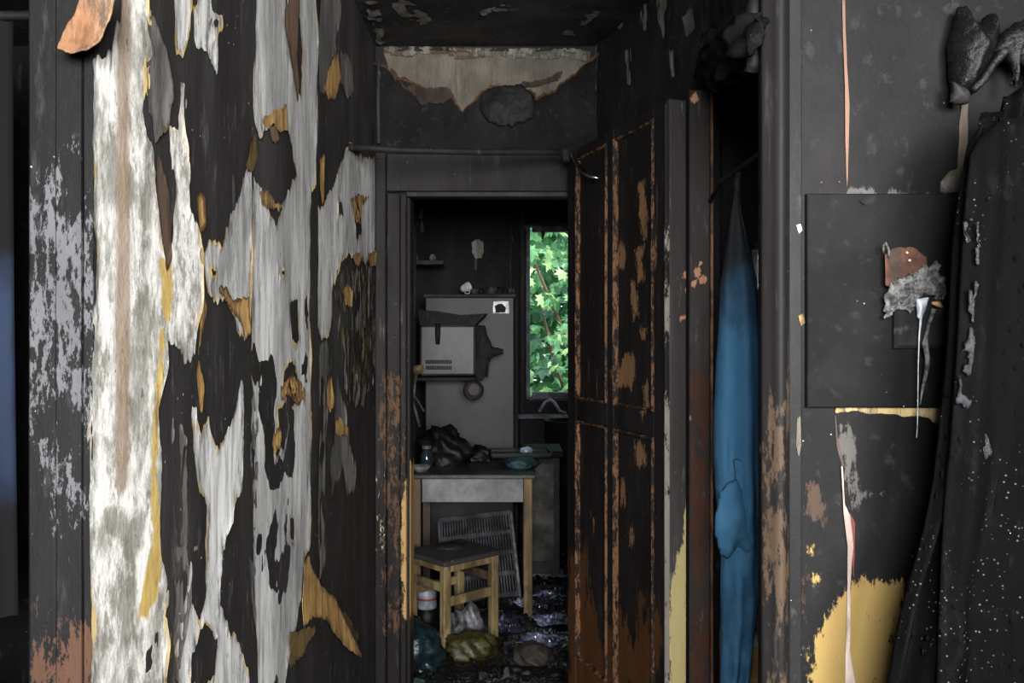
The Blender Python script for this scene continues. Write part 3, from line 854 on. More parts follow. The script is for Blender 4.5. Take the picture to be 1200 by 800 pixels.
scrap('bare_wood_strip', wallR, [[(1125, 120), (1133, 118), (1133, 170), (1128, 200), (1120, 215), (1122, 160)]], m_plain('bare_strip', C(92, 82, 72), C(60, 53, 46), 0.7, 20, .2, .3, (1, 1, .2)), wr, warp=0.002, cell=0.003, lift=0.003, seed=10)
scrap('bare_wood_strip', wallR, [[(1100, 214), (1112, 200), (1124, 196), (1124, 226), (1100, 226)]], M_dim_paper, wr, warp=0.002, cell=0.003, lift=0.003, seed=11)

scrap('bare_edge_strip', wallR, [[(979, 476), (1114, 474), (1110, 496), (1100, 500), (1090, 492), (1076, 486), (1058, 488), (1040, 484), (1020, 485), (1000, 481), (980, 483)]], M_ebare, wr, warp=0.002, freq=(60, 60), cell=0.002, lift=0.001, seed=13, curl=0.001)
# meter-cupboard hatch
ht = obj  # keep name free
hatch = slab('hatch_cover', wallR, wallR.st(943, 400)[0], wallR.st(1119, 400)[0], wallR.st(1000, 477)[1], wallR.st(1000, 228)[1], 0.001, 0.012,
             m_char('hatch_soot', 0.36, st=(1, 1, 1), bump=0.12, fleck=0.8, spec=0.12, rough=(.6, .85)), wr, 0.02, 0.002, 0.001, seed=3)
scrap('sooted_chip', Surf((0, RY - .012, 0), (1, 0, 0), (0, 0, 1)), [[(1005, 236), (1012, 234), (1020, 237), (1013, 241)]], M_char_dark, hatch, warp=0.001, cell=0.002, lift=0.001)

# ================================================================= things in the hall
# ---- light switch with melted cover
swS = Surf((0, RY - 0.0125, 0), (1, 0, 0), (0, 0, 1))
sw = root('light_switch', swS.at(*swS.st(1074, 400)), 'melted light switch with rusty top plate and dripping plastic on the black hatch', 'switch')
M_swb = m_char('switch_black', 0.9, rough=(0.3, 0.5), bump=0.1, st=(1, 1, 1))
a0 = swS.st(1045, 408); a1 = swS.st(1105, 322)
slab('switch_base', swS, a0[0], a1[0], a0[1], a1[1], 0, 0.014, M_swb, sw, 0.02, 0.005)
M_rust = m_plain('rusty_plate', C(118, 74, 50), C(66, 42, 32), 0.7, 18, 0.3, 0.7)
scrap('rusty_plate', Surf((0, RY - .0272, 0), (1, 0, 0), (0, 0, 1)), [[(1035, 297), (1048, 290), (1070, 290), (1086, 300), (1090, 322), (1060, 330), (1036, 336)]], M_rust, sw, warp=0.003, cell=0.003, lift=0.001, seed=2, thick=0.002)
M_melt = m_plain('melted_plastic', C(150, 149, 147), C(70, 69, 68), 0.3, 90, 0.9, 0.6, spec=0.6, dist=0.004)
scrap('melted_plastic', Surf((0, RY - .030, 0), (1, 0, 0), (0, 0, 1)), [[(1036, 372), (1038, 345), (1044, 330), (1060, 322), (1080, 312), (1088, 314), (1094, 306), (1099, 308), (1100, 320), (1106, 332), (1106, 350), (1098, 352), (1088, 345), (1072, 350), (1072, 362), (1066, 370), (1060, 360), (1052, 362), (1044, 370)]],
      M_melt, sw, warp=0.003, freq=(120, 120), cell=0.0016, lift=0.001, inflate=0.010, wrinkle=0.022, wf=9, seed=21, thick=0.002)
M_drip = m_plain('pale_drip', C(206, 214, 222), C(140, 146, 152), 0.25, 40, 0.2, 0.2, spec=0.6)
dS = Surf((0, RY - .034, 0), (1, 0, 0), (0, 0, 1))
scrap('plastic_drip', dS, [[(1072, 350), (1088, 348), (1084, 362), (1078, 378), (1073, 372)]], M_drip, sw, warp=0.001, cell=0.002, lift=0.002, inflate=0.006, seed=22, thick=0.002)


def dpt(px, py, n=0.006): return dS.at(*dS.st(px, py), n)


bm = bmesh.new(); tube(bm, [dpt(1077, 372), dpt(1075, 395), dpt(1074, 430), dpt(1073.5, 475), dpt(1073, 500), dpt(1072, 512)], [.0022, .0012, .0009, .0008, .0007, .0010], 6)
obj('plastic_drip', bm, M_drip, sw, True)
bm = bmesh.new(); tube(bm, [dpt(1092, 362), dpt(1086, 380), dpt(1082, 402), dpt(1085, 420), dpt(1083, 437), dpt(1079, 455), dpt(1076, 474)], [.004, .003, .005, .004, .0032, .002, .0008], 7)
obj('plastic_drip', bm, M_melt, sw, True)
bm = bmesh.new(); tube(bm, [dpt(1090, 355), dpt(1097, 356), dpt(1102, 360)], [.002, .005, .002], 8)
obj('terminal_screw', bm, m_plain('tan_screw', C(222, 180, 132), C(180, 130, 90), 0.4), sw, True)
for x, y in ((1063, 296), (1066, 305)):
    bm = bmesh.new(); bmesh.ops.create_icosphere(bm, subdivisions=2, radius=0.0022, matrix=Matrix.Translation(dpt(x, y, 0.0)))
    obj('plate_screw', bm, M_white_chip, sw, True)
bm = bmesh.new(); tube(bm, [dpt(1043, 302, -.004), dpt(1040, 292, .004), dpt(1036, 284, .006), dpt(1034, 288, .004), dpt(1036, 296, -.002)], .0018, 6)
obj('wire_loop', bm, M_melt, sw, True)

# ---- burnt coat / curtain at the right edge
M_burnt = NT('wet_burnt_cloth')
_b, _a, _bb, _h2 = char_nodes(M_burnt, 0.09, 0.0, (1, 1, 0.4), 0.6)
_glint = M_burnt.math('MULTIPLY', M_burnt.step(M_burnt.vor(120), 0.20, 0.09), M_burnt.step(M_burnt.noise(8, 5, .7, (1, 1, .4), (1, 8, 3)), .50, .60))
_b = M_burnt.mix(_glint, _b, (.09, .09, .10))  # pale specks colour in the wet glints of the cloth
_vv = M_burnt.vor(75, (1, 1, 0.6))
_cr = M_burnt.math('MULTIPLY', M_burnt.step(_vv, 0.28, 0.05), M_burnt.step(M_burnt.noise(6, 4, 0.6, (1, 1, 0.4), (3, 3, 3)), 0.48, 0.62))
_h2 = M_burnt.math('ADD', _h2, M_burnt.math('MULTIPLY', _cr, 2.0))
M_burnt.done(_b, M_burnt.mixf(M_burnt.step(M_burnt.noise(7, 5, 0.65, (1, 1, .5)), .5, .70), 0.85, 0.3), M_burnt.bump(_h2, 0.6, 0.006), 0.06)
M_burnt = M_burnt.m

YC = 1.20
cS = Surf((0, YC, 0), (1, 0, 0), (0, 0, 1))
cl = [(1030, 830), (1038, 800), (1050, 735), (1062, 690), (1082, 620), (1095, 560), (1103, 500), (1110, 445), (1112, 400), (1115, 330), (1121, 262), (1128, 205), (1136, 170)]
tops = [(1136, 168), (1150, 142), (1160, 128), (1172, 132), (1185, 112), (1205, 96), (1300, 80), (1400, 90)]
ct = root('burnt_curtain', (0.62, YC, 0), 'wet black burnt curtain hanging in heavy folds at the right edge of the photo', 'curtain')


def cloth(name, left, top, xr, z0, S, mat, parent, nu=140, nv=120, amp=0.030, nf=10, seed=3, off=0.0):
    lz = np.array([S.st(*p)[1] for p in left]); lx = np.array([S.st(*p)[0] for p in left])
    q = np.argsort(lz); lz = lz[q]; lx = lx[q]
    tx = np.array([S.st(*p)[0] for p in top]); tz = np.array([S.st(*p)[1] for p in top])
    U = np.linspace(0, 1, nu) ** 1.0; W = np.linspace(0, 1, nv)
    V = []
    for w in W:
        zL = z0 + (tz[0] - z0) * w
        xl = np.interp(zL, lz, lx) if zL > lz[0] else lx[0]
        for u in U:
            zt = np.interp(tx[0] + (xr - tx[0]) * u, tx, tz)
            z = z0 + (zt - z0) * w
            x = xl + (xr - xl) * u
            V.append((x, z, u, w))
    V = np.array(V)
    x, z, u, w = V.T
    ph = fbm(u * 3, w * 1.2, 3, seed) * 2.2
    n = amp * (0.35 + 0.65 * (1 - w)) * np.sin(u * nf * 2 * math.pi + ph * 2 + 0.5) + amp * 0.8 * fbm(u * 9, w * 7, 4, seed + 4) + off
    n = n * np.clip(u * 12 + 0.25, 0, 1)
    P = S.arr(x, z, n)
    idx = np.arange(nu * nv).reshape(nv, nu)
    faces = np.stack([idx[:-1, :-1], idx[:-1, 1:], idx[1:, 1:], idx[1:, :-1]], -1).reshape(-1, 4).tolist()
    me = mesh_np(name, P, faces)
    o = link_mesh(name, me, mat, parent, True)
    md = o.modifiers.new('thickness', 'SOLIDIFY'); md.thickness = 0.006
    return o


cloth('curtain_cloth', cl, tops, 1.02, 0.06, cS, M_burnt, ct)
cl2 = [(1096, 830), (1102, 700), (1108, 600), (1116, 520), (1122, 440), (1126, 360), (1132, 270), (1136, 220), (1140, 185)]
cloth('curtain_lining', cl2, [(1141, 180), (1152, 158), (1165, 148), (1185, 138), (1300, 130)], 1.0, 0.08, Surf((0, YC - 0.03, 0), (1, 0, 0), (0, 0, 1)), M_burnt, ct, 70, 100, 0.016, 5, 9)
gS = Surf((0, YC - 0.03, 0), (1, 0, 0), (0, 0, 1))
M_glint = m_plain('glint_streak_grey', C(48, 48, 53), C(16, 16, 18), .3, 60, .9, .8, (1, 1, .25), spec=.5)  # grey glossy strips added as the wet glint streak on the curtain
for _i, _P in enumerate([[(1128, 262), (1136, 258), (1142, 262), (1144, 300), (1142, 340), (1138, 372), (1140, 405), (1134, 436), (1126, 446), (1130, 410), (1133, 380), (1130, 350), (1132, 300)], [(1120, 440), (1136, 444), (1144, 466), (1150, 500), (1160, 530), (1150, 540), (1140, 510), (1132, 480), (1122, 470)]]):
    scrap('glint_streak', gS, [_P], M_glint, ct, warp=0.006, freq=(60, 30), cell=0.003, lift=0.004, inflate=0.008, wrinkle=0.006, nholes=(.06, 80, 34), seed=300 + _i, thick=0.003)
hS = Surf((0, RY - 0.02, 0), (1, 0, 0), (0, 0, 1))
M_meltblack = m_char('melted_black_plastic', 0.16, rough=(0.3, 0.6), bump=1.0, st=(1, 1, 1), spec=0.4)
hd = root('melted_coat_hood', hS.at(*hS.st(1135, 122)), 'melted black lump of hood dripping from the wall above the burnt curtain', 'hood')
scrap('hood_lump', hS, [[(1112, 34), (1118, 10), (1128, 8), (1136, 26), (1142, 34), (1148, 22), (1156, 18), (1164, 30), (1167, 62), (1160, 82), (1146, 100), (1136, 114), (1124, 110), (1114, 112), (1109, 92), (1108, 60)]],
      M_meltblack, hd, warp=0.004, cell=0.003, lift=0.002, inflate=0.05, wrinkle=0.012, seed=31, thick=0.008)
scrap('dripped_tip', Surf((0, RY - 0.035, 0), (1, 0, 0), (0, 0, 1)), [[(1113, 98), (1124, 104), (1134, 106), (1132, 122), (1122, 124), (1112, 120)]], M_char_dark, hd, warp=0.002, cell=0.003, lift=0.002, inflate=0.02, seed=33, thick=0.006)
h2 = Surf((0, RY - 0.05, 0), (1, 0, 0), (0, 0, 1))
hp = lambda x, y, n=0.01: h2.at(*h2.st(x, y), n)
bm = bmesh.new(); tube(bm, [hp(1136, 108), hp(1148, 96), hp(1160, 78), hp(1172, 62), hp(1184, 54), hp(1200, 58), hp(1225, 50)], [.006, .007, .006, .010, .013, .012, .01], 8)
obj('melted_cord', bm, M_meltblack, hd, True)
scrap('hood_lump', h2, [[(1160, 62), (1170, 42), (1184, 30), (1200, 20), (1230, 20), (1230, 110), (1204, 92), (1192, 74), (1186, 104), (1181, 80), (1172, 66)]], M_meltblack, hd, warp=0.005, cell=0.003, lift=0.002, inflate=0.035, wrinkle=0.01, seed=37, thick=0.008)

# ---- rod across the hall with its bent bright hook
rd = root('curtain_rod', (-0.2, 2.95, 2.1), 'black charred rod across the hall above the kitchen doorway, bent bright hook at its end', 'rod')


def P3(px, py, Y): return Vector(((px - 600) / F * Y, Y, CAMZ - (py - 400) / F * Y))


bm = bmesh.new(); tube(bm, [P3(408, 172, 2.843), P3(470, 176, 2.9), P3(560, 178, 3.0), P3(640, 178, 3.12), P3(662, 179, 3.15)], .012, 8)
obj('rod', bm, M_char_dark, rd, True)
bm = bmesh.new(); box(bm, P3(663, 182, 3.15), (0.03, 0.03, 0.05), 0.3, 0.006)
obj('rod_end', bm, M_char_dark, rd)
M_steel = m_plain('bare_steel', C(200, 200, 205), C(110, 110, 115), 0.25, 20, 0.1, 0.3, metal=1.0)
bm = bmesh.new(); tube(bm, [P3(668, 178, 3.13), P3(671, 182, 3.10), P3(676, 192, 3.06), P3(683, 201, 3.02), P3(692, 207, 2.99), P3(702, 209, 2.97)], [.008, .009, .009, .009, .008, .005], 8)
obj('hook', bm, M_steel, rd, True)
# corner pipe
bm = bmesh.new(); tube(bm, [P3(444, 70, 3.36), P3(443, 120, 3.36), P3(444, 168, 3.36)], .008, 8)
tag(own_origin(obj('corner_pipe', bm, m_char('pipe_soot', 1.6), None, True)), 'short thin sooty pipe in the corner above the left end of the rod', 'pipe')

# ---- lintel of charred boards sagging over the store-room opening
HA, HB = Vector((0.60, 2.56, 0)), Vector((0.40, 1.42, 0))
lin = Surf(HA, HB - HA, (0, 0, 1))
LW = (HB - HA).length
lt = struct(root('trim_4', HB))
pz = lambda px, py: lin.st(px, py)
edge = [pz(835, 104), pz(845, 100), pz(856, 93), pz(866, 86), pz(876, 76), pz(887, 68)]
poly = [(0.001, HC - .001)] + [(max(0.001, min(LW - .001, s)), t) for s, t in edge] + [(LW - .001, HC - .001)]
scrap('charred_board', lin, [poly], M_char_dark, lt, px=False, cell=0.012, warp=0.006, freq=(12, 12), lift=0.0, curl=0.02, curl_len=0.05, wrinkle=0.03, seed=41, thick=0.02)
scrap('sagging_crust', lin, [[(836, 60), (846, 40), (870, 20), (888, 10), (888, 72), (872, 82), (860, 92), (846, 96), (836, 98)]], m_char('crust_soot', .2, rough=(.6, .85), spec=.08, st=(1, 1, 1), bump=.8), lt, cell=0.008, warp=0.02, freq=(14, 14), lift=0.01, inflate=0.02, wrinkle=0.05, wf=2.0, seed=43, thick=0.01)

# ---- store room behind the gap
wall_box('wall_store_back', 0.66, 2.2, 3.05, 3.15, 0, HC, M_char_dark)
M_shelf = m_plain('sooted_shelf', C(120, 122, 124), C(70, 70, 72), 0.4, 15, 0.1, 0.5)
bm = bmesh.new(); box(bm, (1.03, 2.85, 1.618), (0.80, 0.38, 0.030), 0, 0.003)
tag(own_origin(obj('wall_shelf', bm, M_shelf)), 'grey shelf board in the dark store room behind the blue garment', 'shelf')
# jars on it
jr = root('lidded_jar', (0.79, 2.74, 1.633), 'tall ribbed glass jar on the shelf beside the blue garment', 'jar')
bm = bmesh.new()
pr = [(0.02, 0.0)]
for k in range(9):
    pr += [(0.022, 0.004 + k * .014), (0.019, 0.011 + k * .014)]
lathe(bm, (0.79, 2.74, 1.6335), pr + [(0.02, 0.13)], 14)
obj('jar_body', bm, m_plain('glass_grey', C(150, 156, 160), C(70, 74, 78), 0.15, 20, .1, .4, spec=.6), jr, True)
bm = bmesh.new(); lathe(bm, (0.79, 2.74, 1.764), [(0.021, 0), (0.021, 0.018), (0.015, 0.02)], 14)
obj('jar_lid', bm, M_char_dark, jr)
# boards and boxes under the shelf
bm = bmesh.new(); box(bm, (0.705, 2.985, 0.80), (0.065, 0.03, 1.60), 0, 0.003)
tag(own_origin(obj('wooden_batten', bm, m_plain('sooted_batten', C(140, 104, 70), C(84, 60, 42), 0.7, 12, .2, .5, (1, 1, .1)))), 'brown upright batten under the shelf in the store room', 'batten')
cb = root('store_cabinet', (0.80, 2.80, 0), 'low cream cabinet with a pale top edge behind the blue garment', 'cabinet')
bm = bmesh.new(); box(bm, (0.83, 2.80, 0.26), (0.38, 0.28, 0.52), 0, 0.004); obj('cabinet_body', bm, m_plain('cream_board', C(196, 160, 100), C(140, 110, 66), 0.6, 8, .1, .4), cb)
bm = bmesh.new(); box(bm, (0.83, 2.80, 0.545), (0.40, 0.30, 0.05), 0, 0.006); obj('cabinet_top', bm, m_plain('pale_top', C(176, 180, 186), C(110, 112, 116), 0.4, 20, .1, .4), cb)
bm = bmesh.new(); tube(bm, [(0.535, 1.502, 1.87), (0.535, 2.2, 1.88), (0.60, 2.60, 1.89), (0.665, 3.05, 1.89)], .006, 8)
tag(own_origin(obj('clothes_rail', bm, M_char_dark, None, True)), 'charred rail in the store room that the blue garment hangs from', 'rail')

# blue garment
BY = 2.0
bS = Surf((0, BY, 0), (1, 0, 0), (0, 0, 1))
n = NT('blue_work_cloth')
_c = n.mix(n.noise(9, 5, 0.6), C(50, 96, 132), C(74, 124, 158))
_c = n.mix(n.math('MULTIPLY', n.step(n.noise(7, 6, 0.7, (1, 1, .5), (3, 2, 2)), 0.46, 0.7), 0.75), _c, C(26, 52, 76))
_s = n.step(n.math('ADD', n.attr('soot'), n.math('MULTIPLY', n.math('SUBTRACT', n.noise(10, 5, .6), 0.5), 0.7)), 0.25, 0.9)
_c = n.mix(_s, _c, C(40, 44, 48))
M_blue = n.done(_c, 0.8, n.bump(n.noise(60, 6, .7), 0.15, .003), 0.2)
gt = root('blue_garment', (0.53, BY, 0.3), 'blue cloth garment hanging in the gap beside the panelled door', 'garment')
gl = [(225, 861, 865), (250, 857, 868), (290, 852, 876), (330, 846, 886), (400, 842, 890), (470, 838, 891), (530, 836, 891), (570, 839, 890), (640, 846, 889), (700, 845, 887), (740, 846, 883), (800, 845, 876), (860, 846, 874), (940, 848, 870)]
nv, nu = 120, 40
ys = np.linspace(225, 940, nv)
lx = np.interp(ys, [g[0] for g in gl], [g[1] for g in gl]); rx = np.interp(ys, [g[0] for g in gl], [g[2] for g in gl])
V = []
for i, y in enumerate(ys):
    s0_, z = bS.st(lx[i], y); s1_, _ = bS.st(rx[i], y)
    w = i / (nv - 1)
    for k in range(nu):
        th = 2 * math.pi * k / nu
        rr = 1 + 0.16 * math.sin(4 * th + 2 * math.sin(w * 5) + 0.6) + 0.10 * math.sin(7 * th + w * 9)
        V.append(((s0_ + s1_) / 2 + (s1_ - s0_) / 2 * math.cos(th), BY - min(0.065, (s1_ - s0_) * .7) * math.sin(th) * rr + 0.012 * float(fbm(np.array(th * 2.0), np.array(w * 14), 3, 5)), z))
idx = np.arange(nv * nu).reshape(nv, nu)
fc = []
for i in range(nv - 1):
    for k in range(nu):
        fc.append([int(idx[i, k]), int(idx[i, (k + 1) % nu]), int(idx[i + 1, (k + 1) % nu]), int(idx[i + 1, k])])
me = mesh_np('garment_cloth', V, fc)
set_attr(me, 'soot', np.clip((np.array(V)[:, 2] - 1.36) / 0.36, 0, 1))
link_mesh('garment_cloth', me, M_blue, gt, True)
sS = Surf((0, BY - 0.062, 0), (1, 0, 0), (0, 0, 1))
scrap('sleeve', sS, [[(862, 560), (852, 566), (843, 578), (838, 600), (838, 625), (846, 650), (852, 655), (866, 640), (876, 650), (884, 640), (876, 600), (870, 575)]], M_blue, gt, cell=0.006, warp=0.003, lift=0.0, inflate=0.03, wrinkle=0.012, seed=51, thick=0.003)
scrap('cloth_fold', sS, [[(858, 536), (878, 540), (884, 552), (884, 600), (874, 602), (862, 570)]], M_blue, gt, cell=0.006, warp=0.003, lift=-0.004, inflate=0.018, wrinkle=0.008, seed=52, thick=0.003)
bm = bmesh.new(); tube(bm, [(0.530, BY, 1.80), (0.527, BY, 1.84), (0.531, BY, 1.866)], [.006, .009, .007], 8)
obj('hanging_loop', bm, M_char_dark, gt, True)

# ---- side room seen past the left post
n = NT('blue_glow_tint')  # added blue sheet paints the bluish window light of the side room
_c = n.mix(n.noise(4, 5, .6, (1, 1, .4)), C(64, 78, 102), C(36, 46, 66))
_s = n.step(n.math('ADD', n.attr('soot'), n.math('MULTIPLY', n.math('SUBTRACT', n.noise(5, 5, .6), .5), .8)), .3, .8)  # mask here fades the painted glow out at its borders
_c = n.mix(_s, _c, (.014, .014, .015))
M_blueglow = n.done(_c, .9, n.bump(n.noise(30, 5, .7), .2, .004), .1)
V = []; so = []
nu, nv = 60, 40
for i in range(nv):
    z = 0.75 + 1.55 * i / (nv - 1)
    for k in range(nu):
        x = -2.3 + 1.02 * k / (nu - 1)
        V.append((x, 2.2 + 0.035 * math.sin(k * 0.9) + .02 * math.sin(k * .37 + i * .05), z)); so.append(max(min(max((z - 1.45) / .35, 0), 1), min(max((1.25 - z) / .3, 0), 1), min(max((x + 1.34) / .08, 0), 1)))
idx = np.arange(nu * nv).reshape(nv, nu)
me = mesh_np('blue_glow_sheet', V, np.stack([idx[:-1, :-1], idx[:-1, 1:], idx[1:, 1:], idx[1:, :-1]], -1).reshape(-1, 4).tolist())
set_attr(me, 'soot', so)  # soft border of the painted glow
tag(own_origin(link_mesh('blue_glow_sheet', me, M_blueglow, None, True)), 'added blue sheet painting the dim window light in the dark side room at the left edge', 'curtain')
bm = bmesh.new(); tube(bm, [(-2.45, 2.2, 2.31), (-1.1, 2.2, 2.31)], .012, 8)
bm2 = bm
for x in (-2.42, -1.13):
    tube(bm, [(x, 2.2, 2.31), (x, 2.2, HC)], .006, 6)
tag(own_origin(obj('glow_sheet_rail', bm, M_char_dark, None, True)), 'black rail under the side room ceiling added to carry the blue glow sheet', 'rail')
M_cable = m_plain('wet_cable', C(70, 74, 84), C(30, 32, 36), .2, 30, .3, .4, spec=.6)
r2 = random.Random(5)
bp = root('charred_bed', (-1.45, 1.95, 0), 'charred heap of a bed in the dark room behind the left post', 'bed')
bm = bmesh.new(); box(bm, (-1.6, 1.85, 0.25), (1.0, 0.5, 0.5), 0, 0.05)
obj('bed_base', bm, M_char_dark, bp)
bm = bmesh.new()
bmesh.ops.create_grid(bm, x_segments=40, y_segments=24, size=0.5, matrix=Matrix.Translation((-1.6, 1.85, 0.53)) @ Matrix.Diagonal((1.02, .52, 1, 1)))
for v in bm.verts:
    v.co.z += 0.09 * float(fbm(np.array(v.co.x * 6), np.array(v.co.y * 6), 4, 3)) + .05
obj('burnt_bedding', bm, M_burnt, bp, True)
for i in range(3):
    pts = [Vector((-1.45 + 0.28 * k / 7 + r2.uniform(-.03, .03), 1.62 + r2.uniform(-.03, .03) + .02 * i, 0.98 + .05 * i + 0.10 * math.sin(k * 1.1 + i) - .02 * k)) for k in range(9)]
    pts[0].z = 0.58; pts[-1].z = 0.58
    bm = bmesh.new(); tube(bm, pts, .005, 6)
    obj('exposed_spring_wire', bm, M_cable, bp, True)

# ---- ceiling scraps
ceilS = Surf((0, 0, HC), (1, 0, 0), (0, 1, 0))
CE = bpy.data.objects['ceiling']
for i, P in enumerate([[(470, -6), (486, 4), (506, 22), (500, 34), (478, 24), (462, 6)], [(676, 20), (700, 8), (704, 16), (682, 28)], [(660, 34), (674, 32), (674, 40), (662, 40)], [(428, 0), (440, 0), (452, 40), (446, 52)], [(560, 10), (600, 4), (606, 10), (566, 16)]]):
    scrap('peeling_ceiling_paint', ceilS, [P], M_dim_paper, CE, cell=0.01, warp=0.02, freq=(14, 14), lift=0.003, nholes=(.2, 20, 20), seed=80 + i)

# ================================================================= kitchen
KX0, KX1, KY1 = -0.74, 1.60, 6.50
wall_box('wall_kitchen_left', KX0 - 0.1, KX0, EY + .12, KY1 + .15, 0, HC, M_kitchen)
wall_box('wall_kitchen_right', KX1, KX1 + 0.1, EY + .12, KY1 + .15, 0, HC, M_kitchen)
WX0, WX1, WZ0, WZ1 = 0.105, 1.05, 1.02, 2.365
wk = struct(root('wall_kitchen_far', (0, KY1, 0)))
for nm, x0, x1, z0, z1 in (('wall_panel', KX0, WX0, 0, HC), ('wall_panel', WX1, KX1, 0, HC), ('wall_panel', WX0, WX1, 0, WZ0), ('wall_panel', WX0, WX1, WZ1, HC)):
    bm = bmesh.new(); box(bm, ((x0 + x1) / 2, KY1 + .1, (z0 + z1) / 2), (x1 - x0, 0.2, z1 - z0)); obj(nm, bm, M_kitchen, wk)
kwS = Surf((0, KY1, 0), (1, 0, 0), (0, 0, 1))
scrap('pale_plaster_patch', kwS, [[(553, 284), (558, 280), (566, 282), (567, 294), (563, 303), (556, 302), (553, 294)]], M_grey_paper, wk, cell=0.01, warp=0.01, lift=0.002, seed=90)
scrap('pale_plaster_patch', kwS, [[(556, 303), (560, 303), (559, 318), (556, 316)]], M_dim_paper, wk, cell=0.01, warp=0.006, lift=0.002, seed=91)
scrap('pale_plaster_patch', kwS, [[(606, 262), (613, 266), (612, 300), (608, 302), (602, 280)]], M_dim_paper, wk, cell=0.01, warp=0.02, lift=0.002, nholes=(.1, 20, 20), seed=92)
scrap('pale_plaster_patch', kwS, [[(491, 246), (497, 244), (497, 272), (492, 270)]], M_dim_paper, wk, cell=0.01, warp=0.02, lift=0.002, seed=93)
# window frame
wf = struct(root('window_1', (0.58, KY1 + .05, WZ0)))
M_frame = m_plain('scorched_window_frame', C(120, 128, 138), C(60, 64, 72), .5, 14, .2, .7)
for nm, c, s in (('window_frame', (WX0 + .018, KY1 + .11, (WZ0 + WZ1) / 2), (.034, .06, WZ1 - WZ0 - .002)), ('window_frame', (WX1 - .03, KY1 + .11, (WZ0 + WZ1) / 2), (.05, .06, WZ1 - WZ0 - .002)),
                 ('window_frame', ((WX0 + WX1) / 2, KY1 + .11, WZ1 - .025), (WX1 - WX0 - .1, .06, .048)), ('window_frame', ((WX0 + WX1) / 2, KY1 + .11, WZ0 + .03), (WX1 - WX0 - .1, .06, .058)),
                 ('window_mullion', (0.62, KY1 + .11, (WZ0 + WZ1) / 2), (.05, .05, WZ1 - WZ0 - .12))):
    bm = bmesh.new(); box(bm, c, s, 0, .006); obj(nm, bm, M_frame if 'Z' not in nm else M_frame, wf)
bm = bmesh.new(); box(bm, (.58, KY1 - .06, WZ0 - .115), (1.15, .16, .03), 0, .005)
obj('window_sill', bm, M_frame, wf)
bm = bmesh.new(); tube(bm, [P3(637, 262, 6.6), P3(637, 270, 6.6), P3(636, 280, 6.6)], [.014, .02, .006], 7); obj('charred_sash_remnant', bm, m_plain('charred_sash', C(110, 60, 40), C(50, 30, 22), .7), wf, True)
# casing on the left of the window
for x, w_, m in ((0.035, .05, M_kitchen), (0.075, .025, m_char('window_casing', 1.5)), (-0.01, .02, m_char('window_casing_b', 1.3))):
    bm = bmesh.new(); box(bm, (x, KY1 - .012, 1.25), (w_, .024, 2.46), 0, .004); obj('window_casing', bm, m, wf)

# radiator under the window
rdx = root('radiator', (.6, KY1 - .09, .1), 'black sooted ribbed radiator under the kitchen window', 'radiator')
for k in range(8):
    bm = bmesh.new(); box(bm, (.30 + k * .075, KY1 - .10, .50), (.062, .10, .62), 0, .02); obj('radiator_section', bm, M_char_dark, rdx)
for z in (.26, .76):
    bm = bmesh.new(); tube(bm, [(.24, KY1 - .1, z), (.90, KY1 - .1, z)], .02, 8); obj('radiator_pipe', bm, M_char_dark, rdx, True)
for x in (.32, .82):
    bm = bmesh.new(); tube(bm, [(x, KY1 - .10, .21), (x, KY1 - .10, .0)], .016, 8); obj('radiator_foot', bm, M_char_dark, rdx, True)
# dark basin / black pot in front of the sill
bk = root('black_bin', (.40, 5.98, .0), 'tall black bin standing below the kitchen window', 'bin')
bm = bmesh.new(); lathe(bm, (.40, 5.98, 0.0), [(.13, 0), (.17, .9), (.18, .92), (.165, .92), (.125, .02)], 18); obj('bin_body', bm, M_char_dark, bk, True)
# twisted white cables on sill
M_pale = m_plain('pale_melt', C(180, 182, 196), C(100, 102, 112), .3, 20, .2, .3, spec=.6)
bm = bmesh.new(); tube(bm, [P3(632, 482, 6.40), P3(638, 472, 6.42), P3(645, 468, 6.43), P3(650, 472, 6.42), P3(656, 482, 6.4), P3(663, 484, 6.42)], .012, 8)
tag(own_origin(obj('melted_curtain_cord', bm, M_pale, None, True)), 'pale melted loop lying on the kitchen window sill', 'cord')

# low cupboard to the right of the table
lc = root('low_cupboard', (.20, 5.42, 0), 'grey scorched low cupboard door right of the table', 'cupboard')
M_greyp = m_plain('scorched_grey_paint', C(62, 60, 58), C(38, 37, 36), .6, 6, .15, .55)
bm = bmesh.new(); box(bm, (.18, 5.42, .40), (.23, .34, .72), 0, .004); obj('cupboard_body', bm, M_greyp, lc)
bm = bmesh.new(); box(bm, (.165, 5.252, .42), (.19, .014, .60), 0, .004); obj('cupboard_door', bm, m_plain('scorched_grey_door', C(112, 108, 102), C(60, 58, 55), .6, 7, .15, .5), lc)
bm = bmesh.new(); box(bm, (.185, 5.40, .78), (.26, .40, .04), 0, .006); obj('cupboard_top', bm, M_char, lc)
bm = bmesh.new(); box(bm, (.165, 5.44, .02), (.20, .32, .04), 0, .003); obj('plinth', bm, m_plain('pale_plinth', C(120, 116, 106), C(70, 66, 60), .6), lc)

